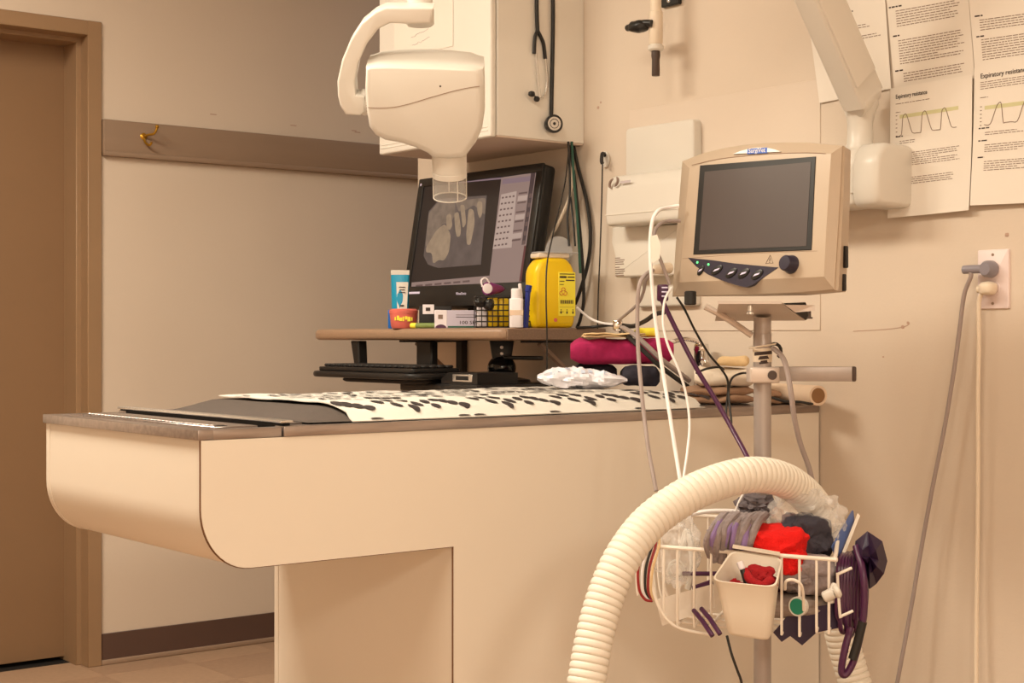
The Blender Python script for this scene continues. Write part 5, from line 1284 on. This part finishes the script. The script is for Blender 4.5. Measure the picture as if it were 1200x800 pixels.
# ================================================================ WHITE CORRUGATED HOSE
hp_ = [(676, 880, 2.40), (680, 840, 2.40), (687, 800, 2.41), (697, 745, 2.43), (711, 695, 2.45), (731, 651, 2.47), (760, 613, 2.50), (799, 584, 2.53), (840, 565, 2.56), (881, 556, 2.60), (915, 561, 2.655), (942, 578, 2.72), (960, 603, 2.79), (970, 640, 2.84), (977, 690, 2.86), (985, 740, 2.87), (996, 780, 2.87), (1006, 815, 2.86), (1016, 860, 2.84), (1022, 900, 2.82)]
cen_ = smooth([P(*q) for q in hp_], 24)
# resample evenly
acc = [0.0]
for a, b in zip(cen_, cen_[1:]): acc.append(acc[-1] + (b - a).length)
tot = acc[-1]; pitch = .0118; nr = int(tot / pitch); pts = []; rad = []; j = 0
for i in range(nr * 6 + 1):
    sdist = tot * i / (nr * 6)
    while j < len(acc) - 2 and acc[j + 1] < sdist: j += 1
    k = (sdist - acc[j]) / max(1e-9, acc[j + 1] - acc[j]); pts.append(cen_[j].lerp(cen_[j + 1], k)); rad.append((1.0, 1.0, .985, .915, .985, 1.0)[i % 6])
one('corrugated_hose', 'thick white corrugated hose arching over the wire basket', 'hose', sweep(pts, circ(.0308, 24), radii=rad), 'hose_white', ang=35)

# ================================================================ CABLES OF THE PATIENT MONITOR
t = thing('white_cable', 'white cable with a paper tag plugged into the monitor side', 'cable', P(796, 553, 2.72))
obj('lead', tube([P(796, 241, 2.90), P(784, 243, 2.90), P(771, 247, 2.88), P(764, 262, 2.87), P(762, 295, 2.86), P(765, 345, 2.85), P(770, 390, 2.84), P(776, 430, 2.83), P(784, 480, 2.8), P(791, 525, 2.77), P(797, 562, 2.74)], .0037, 9), 'cable_white', t)
obj('paper_tag', loft([[P(762, 277, 2.855), P(770, 274.5, 2.85), P(774.5, 288, 2.85), P(773, 303, 2.85), P(763, 309, 2.855)], [P(762, 277, 2.858), P(770, 274.5, 2.853), P(774.5, 288, 2.853), P(773, 303, 2.853), P(763, 309, 2.858)]]), 'paper', t)
cable('grey_cable', 'short dark grey cable bent into the monitor side', [P(797, 259, 2.91), P(783, 259, 2.9), P(774, 262, 2.89), P(768, 270, 2.89), P(767, 285, 2.88), P(773, 302, 2.88), P(780, 320, 2.88), P(785, 334, 2.88)], .0034, 'cable_grey')
t = thing('grey_cable', 'grey cable with a fat cream plug hanging in front of the towels', 'cable', P(768, 566, 2.74))
obj('plug', lathe([(.004, 0), (.0085, .006), (.0105, .02), (.0105, .042), (.009, .044)], 16, axis(P(764, 316, 2.88), P(792, 313, 2.91) - P(764, 316, 2.88))), 'cable_cream', t)
obj('lead', tube([P(766, 316, 2.88), P(756, 322, 2.87), P(749, 335, 2.86), P(747, 365, 2.86), P(748, 410, 2.85), P(752, 460, 2.82), P(759, 520, 2.78), P(769, 575, 2.74)], .0039, 9), 'cable_grey', t)
cable('thin_white_cable', 'thin white cable hanging left of the purple tube', [P(787, 337, 2.865), P(779, 352, 2.85), P(777, 378, 2.84), P(783, 405, 2.83), P(795, 432, 2.82), P(804, 462, 2.82), P(808, 495, 2.8), P(806, 525, 2.77), P(801, 560, 2.74)], .0024, 'cable_white')
t = thing('purple_tube', 'long purple tube running from the monitor down to the hose', 'tube', P(875, 535, 2.72))
obj('lead', tube([P(776, 352, 2.88), P(786, 373, 2.87), P(800, 401, 2.86), P(817, 433, 2.85), P(836, 464, 2.83), P(856, 499, 2.8), P(876, 536, 2.74), P(884, 556, 2.7)], .0046, 10), 'purple_tube', t)
cn_ = obj('connector', box(.021, .032, .018, .004, 2, frame(P(776.5, 343, 2.885), RV, Vector((0, 0, 1)) - RV * .2)), 'purple_tube', t)
obj('connector_ribs', G().join(*[box(.012, .003, .003, .001, 1, frame(P(779, 337 + i * 5, 2.87), RV, (0, 0, 1))) for i in range(3)]), 'icon_pale', cn_, kind='stuff')
cable('black_cable', 'thin black cable looping in front of the cream towels', [P(793, 348, 2.86), P(802, 362, 2.86), P(816, 390, 2.88), P(831, 415, 2.9), P(845, 432, 2.92), P(853, 447, 2.93), P(852, 470, 2.93), P(851, 485, 2.92), P(855, 500, 2.9), P(857, 494, 2.9), P(854, 460, 2.93), P(858, 443, 2.95), P(870, 437, 2.97), P(880, 438, 2.9)], .0022, 'black_rubber')
cable('black_cable', 'thin black cable lying over the top of the cream towel', [P(816, 437, 3.3), P(828, 432, 3.32), P(842, 430, 3.34), P(848, 433, 3.36)], .0026, 'black_rubber')
cable('grey_cable', 'grey cable falling from the pole holder past the side rail', [P(906, 408, 2.77), P(916, 417, 2.75), P(922, 432, 2.74), P(927, 460, 2.73), P(931, 490, 2.74), P(938, 520, 2.76), P(948, 548, 2.78), P(954, 575, 2.8)], .0048, 'cable_grey')
one('cable_tie', 'pale cable tie around the pole above the side rail', 'tie', sweep([PXY + Vector((0, 0, PZ(405))) + RV * .024 * math.cos(R(a)) - DV * .024 * math.sin(R(a)) + Vector((0, 0, .004 * math.cos(R(a)))) for a in range(0, 360, 20)], circ(.0016, 6), closed=True), 'cable_cream')
# connector block and flat cables behind the towels
q = P(724, 381, 3.62)
t = thing('metal_connector', 'silver cable connector hanging beside the end of the shelf', 'connector', q)
obj('block', box(.022, .024, .018, .003, 2, frame(q, RV, (0, 0, 1))), 'chrome', t)
obj('latch', box(.012, .005, .02, .001, 1, frame(q + Vector((0, 0, -.012)) - DV * .003, RV, (0, 0, 1))), 'steel_light', t)
cable('grey_cable', 'grey cable rising from the silver connector to the monitor', [q + Vector((0, 0, .01)), P(734, 368, 3.5), P(748, 355, 3.3), P(754, 342, 3.1), P(757, 328, 2.98), P(765, 318, 2.905)], .0034, 'cable_grey')
cable('black_cable', 'black cable curving from the silver connector behind the grey cable', [q + RV * .01, P(742, 382, 3.55), P(756, 376, 3.45), P(768, 368, 3.35), P(778, 366, 3.3)], .0052, 'black_rubber')
cable('flat_cable', 'thick grey and black cable sloping from the connector down to the faucet', [q + RV * .01 - Vector((0, 0, .004)), P(742, 391, 3.49), P(758, 405, 3.46), P(775, 421, 3.45), P(792, 434, 3.46), P(808, 446, 3.48)], .006, 'cable_grey')
cable('flat_cable', 'black cable sloping under the thick grey cable to the faucet', [q + RV * .008 - Vector((0, 0, .016)), P(740, 398, 3.48), P(756, 412.5, 3.45), P(773, 428.5, 3.44), P(791, 442, 3.45), P(806, 453, 3.46)], .0056, 'black_rubber')

# ================================================================ CLOTHS AND OTHER THINGS ON THE TABLE
def slab(px, D, z0, w_, d_, h_, m, name, label, yaw=0.0, seed=0, sag=.006, layers=2, cat='towel', amp=.01):
    """folded cloth: soft rounded layers lying on z0, front fold towards the camera"""
    M = cf(px, D, z0, yaw); g = G(); lh = h_ / layers
    for k in range(layers):
        ww, dd = w_ * (1 - .02 * k - .012 * (k % 2)), d_ * (1 - .02 * k)
        def f(a, b, k=k, ww=ww, dd=dd):
            th = 2 * math.pi * a; e = .42
            sx = math.copysign(abs(math.cos(th)) ** e, math.cos(th)); sy = math.copysign(abs(math.sin(th)) ** .8, math.sin(th))
            x = -ww / 2 + ww * b
            ed = min(1.0, max(.5, (1 - abs(2 * b - 1) ** 16)))
            y = k * lh + lh * .5 + sy * lh * .5 * ed + (-sag * (1 - (2 * b - 1) ** 2) if sy > 0 and k == layers - 1 else 0)
            n = -dd / 2 + sx * dd / 2 * (.94 + .06 * ed)
            nz = noise.noise((x * 22 + seed * 5, y * 30, n * 22 + k * 3)) * amp + noise.noise((x * 60, y * 60 + seed, n * 60)) * amp * .35
            return M @ Vector((x, max(.0005 if k == 0 else 0, y + nz * .5), n + nz * (1 if sx > 0 else 0)))
        s = sheet(f, 28, 22)
        s.f += [tuple(range(29))[::-1], tuple(22 * 29 + i for i in range(29))]
        g.join(s)
    return one(name, label, cat, g, m, ang=60)
zt0 = TZ + .002
# dark cloth, magenta towel, tan cloth: a pile at the wall end of the table
zpl = ZP + .004
slab(752, 3.50, zpl, .085, .1, .046, 'dark_cloth', 'dark_cloth', 'dark navy cloth under the right half of the magenta towel', 0, 3, .0, 1, 'cloth', .014)
slab(698, 3.56, zpl, .1, .09, .05, 'dark_cloth', 'dark_cloth', 'dark folded cloth under the left half of the magenta towel', 0, 9, .0, 1, 'cloth', .01)
slab(729, 3.51, zpl + .05, .236, .12, .062, 'magenta_towel', 'magenta_towel', 'folded magenta terry towel on the pile beside the faucet', -2, 5, .004, 1, 'towel', .012)
zq = zpl + .112
slab(722, 3.5, zq, .14, .09, .011, 'tan_cloth', 'tan_cloth', 'thin tan folded cloth on top of the magenta towel', 4, 6, .0, 2, 'cloth', .008)
slab(760, 3.55, zq, .05, .07, .022, 'label_yellow', 'yellow_cloth', 'small yellow cloth behind the tan cloth on the magenta towel', 4, 8, .0, 1, 'cloth', .006)
# crinkled white packet in front of the pile
def pk(a, b):
    th = 2 * math.pi * a
    M = cf(683, 3.36, zpl, 0)
    ed = max(.0, 1 - abs(2 * b - 1) ** 3.2); x = (-.5 + b) * .198
    sx, sy = math.cos(th), math.sin(th)
    nz = .012 * noise.noise((b * 9, sx * 2, sy * 2)) + .006 * noise.noise((b * 25, sx * 5, sy * 5))
    return M @ Vector((x, max(.0006, .024 + sy * (.023 + nz) * (.2 + .8 * ed) * (1.1 - .4 * b) - .006 * b), -.035 + sx * (.04 + nz) * (.5 + .5 * ed)))
s = sheet(pk, 30, 30)
pkt = one('white_packet', 'crinkled white packet with faint blue squares lying on the printed sheet', 'packet', s, 'packet', ang=30)
M = cf(683, 3.36, zpl)
for i in range(9):
    a, b = .06 + .05 * (i % 3), .14 + .085 * i
    q = [pk(a + da, b + db) + (pk(a + da, b + db) - M @ Vector(((-.5 + b) * .198, .02, -.035))).normalized() * .0012 for da, db in ((0, 0), (0, .045), (.04, .045), (.04, 0))]
    obj('packet_print', G().add(q, [(0, 1, 2, 3)]), 'packet_blue', pkt)
# towels in front of the faucet
slab(846, 3.335, zt0, .145, .15, .036, 'brown_towel', 'brown_towel', 'brown folded towel at the bottom of the stack by the pole', 2, 11, .0, 2, 'towel', .012)
slab(850, 3.335, zt0 + .0375, .132, .13, .044, 'cream_towel', 'cream_towel', 'cream folded towel on top of the brown towel', -6, 12, .004, 1, 'towel', .012)
slab(858, 3.35, zt0 + .082, .066, .05, .022, 'tan_cloth', 'tan_cloth', 'small tan cloth wedge on top of the cream towel', -14, 13, .0, 1, 'cloth', .006)
slab(906, 3.33, zt0, .045, .08, .03, 'brown_towel', 'brown_towel', 'brown rolled cloth behind the pole beside the cardboard tube', 8, 17, .0, 2, 'towel', .014)
cable('black_cable', 'dark cable coiled on the table under the cardboard tube', [P(905, 466, 3.28), P(920, 470, 3.27), P(938, 471, 3.27), P(950, 473, 3.27), P(958, 471, 3.29)], .003, 'black_rubber')
# cardboard tube
ta, tb = P(959, 459.5, 3.275), P(905, 456, 3.46)
tb.z = ta.z = TZ + .0235
t = thing('cardboard_tube', 'empty pale cardboard tube lying across the wall end of the table', 'tube', ta)
L_ = (tb - ta).length
obj('tube_wall', lathe([(.0165, .0), (.0215, .0), (.0215, L_), (.0165, L_), (.0165, .0)], 26, axis(ta, tb - ta)), 'cardboard', t)
obj('tube_lining', lathe([(.0163, .001), (.0163, L_ - .001)], 26, axis(ta, tb - ta)), 'cardboard_in', t)
# faucet
fb_ = P(822, 440, 3.6); fb_.z = TZ + .001
fa = thing('faucet', 'chrome faucet with curved lever at the wall end of the table', 'faucet', fb_)
fz = lambda py: PZ(py, 3.56)
obj('body', lathe([(.024, 0), (.024, .006), (.018, .012), (.0175, fz(412) - fb_.z), (.019, fz(410) - fb_.z), (.016, fz(403) - fb_.z), (.0, fz(401) - fb_.z)], 24, Matrix.Translation(fb_)), 'chrome', fa)
obj('spout', tube([Vector((fb_.x, fb_.y, fz(428))), Vector((fb_.x, fb_.y, fz(424))) - DV * .05, Vector((fb_.x, fb_.y, fz(428))) - DV * .1], .0095, 12), 'chrome', fa)
lv_ = obj('lever', tube([Vector((fb_.x, fb_.y, fz(402))), Vector((fb_.x, fb_.y, fz(397))) - RV * .034 - DV * .01, Vector((fb_.x, fb_.y, fz(400))) - RV * .068 - DV * .02], .0055, 10), 'chrome', fa)
obj('lever_tip', blob(Vector((fb_.x, fb_.y, fz(400.5))) - RV * .07 - DV * .021, .007, .007, .005, 0, 1), 'white_plastic', lv_)
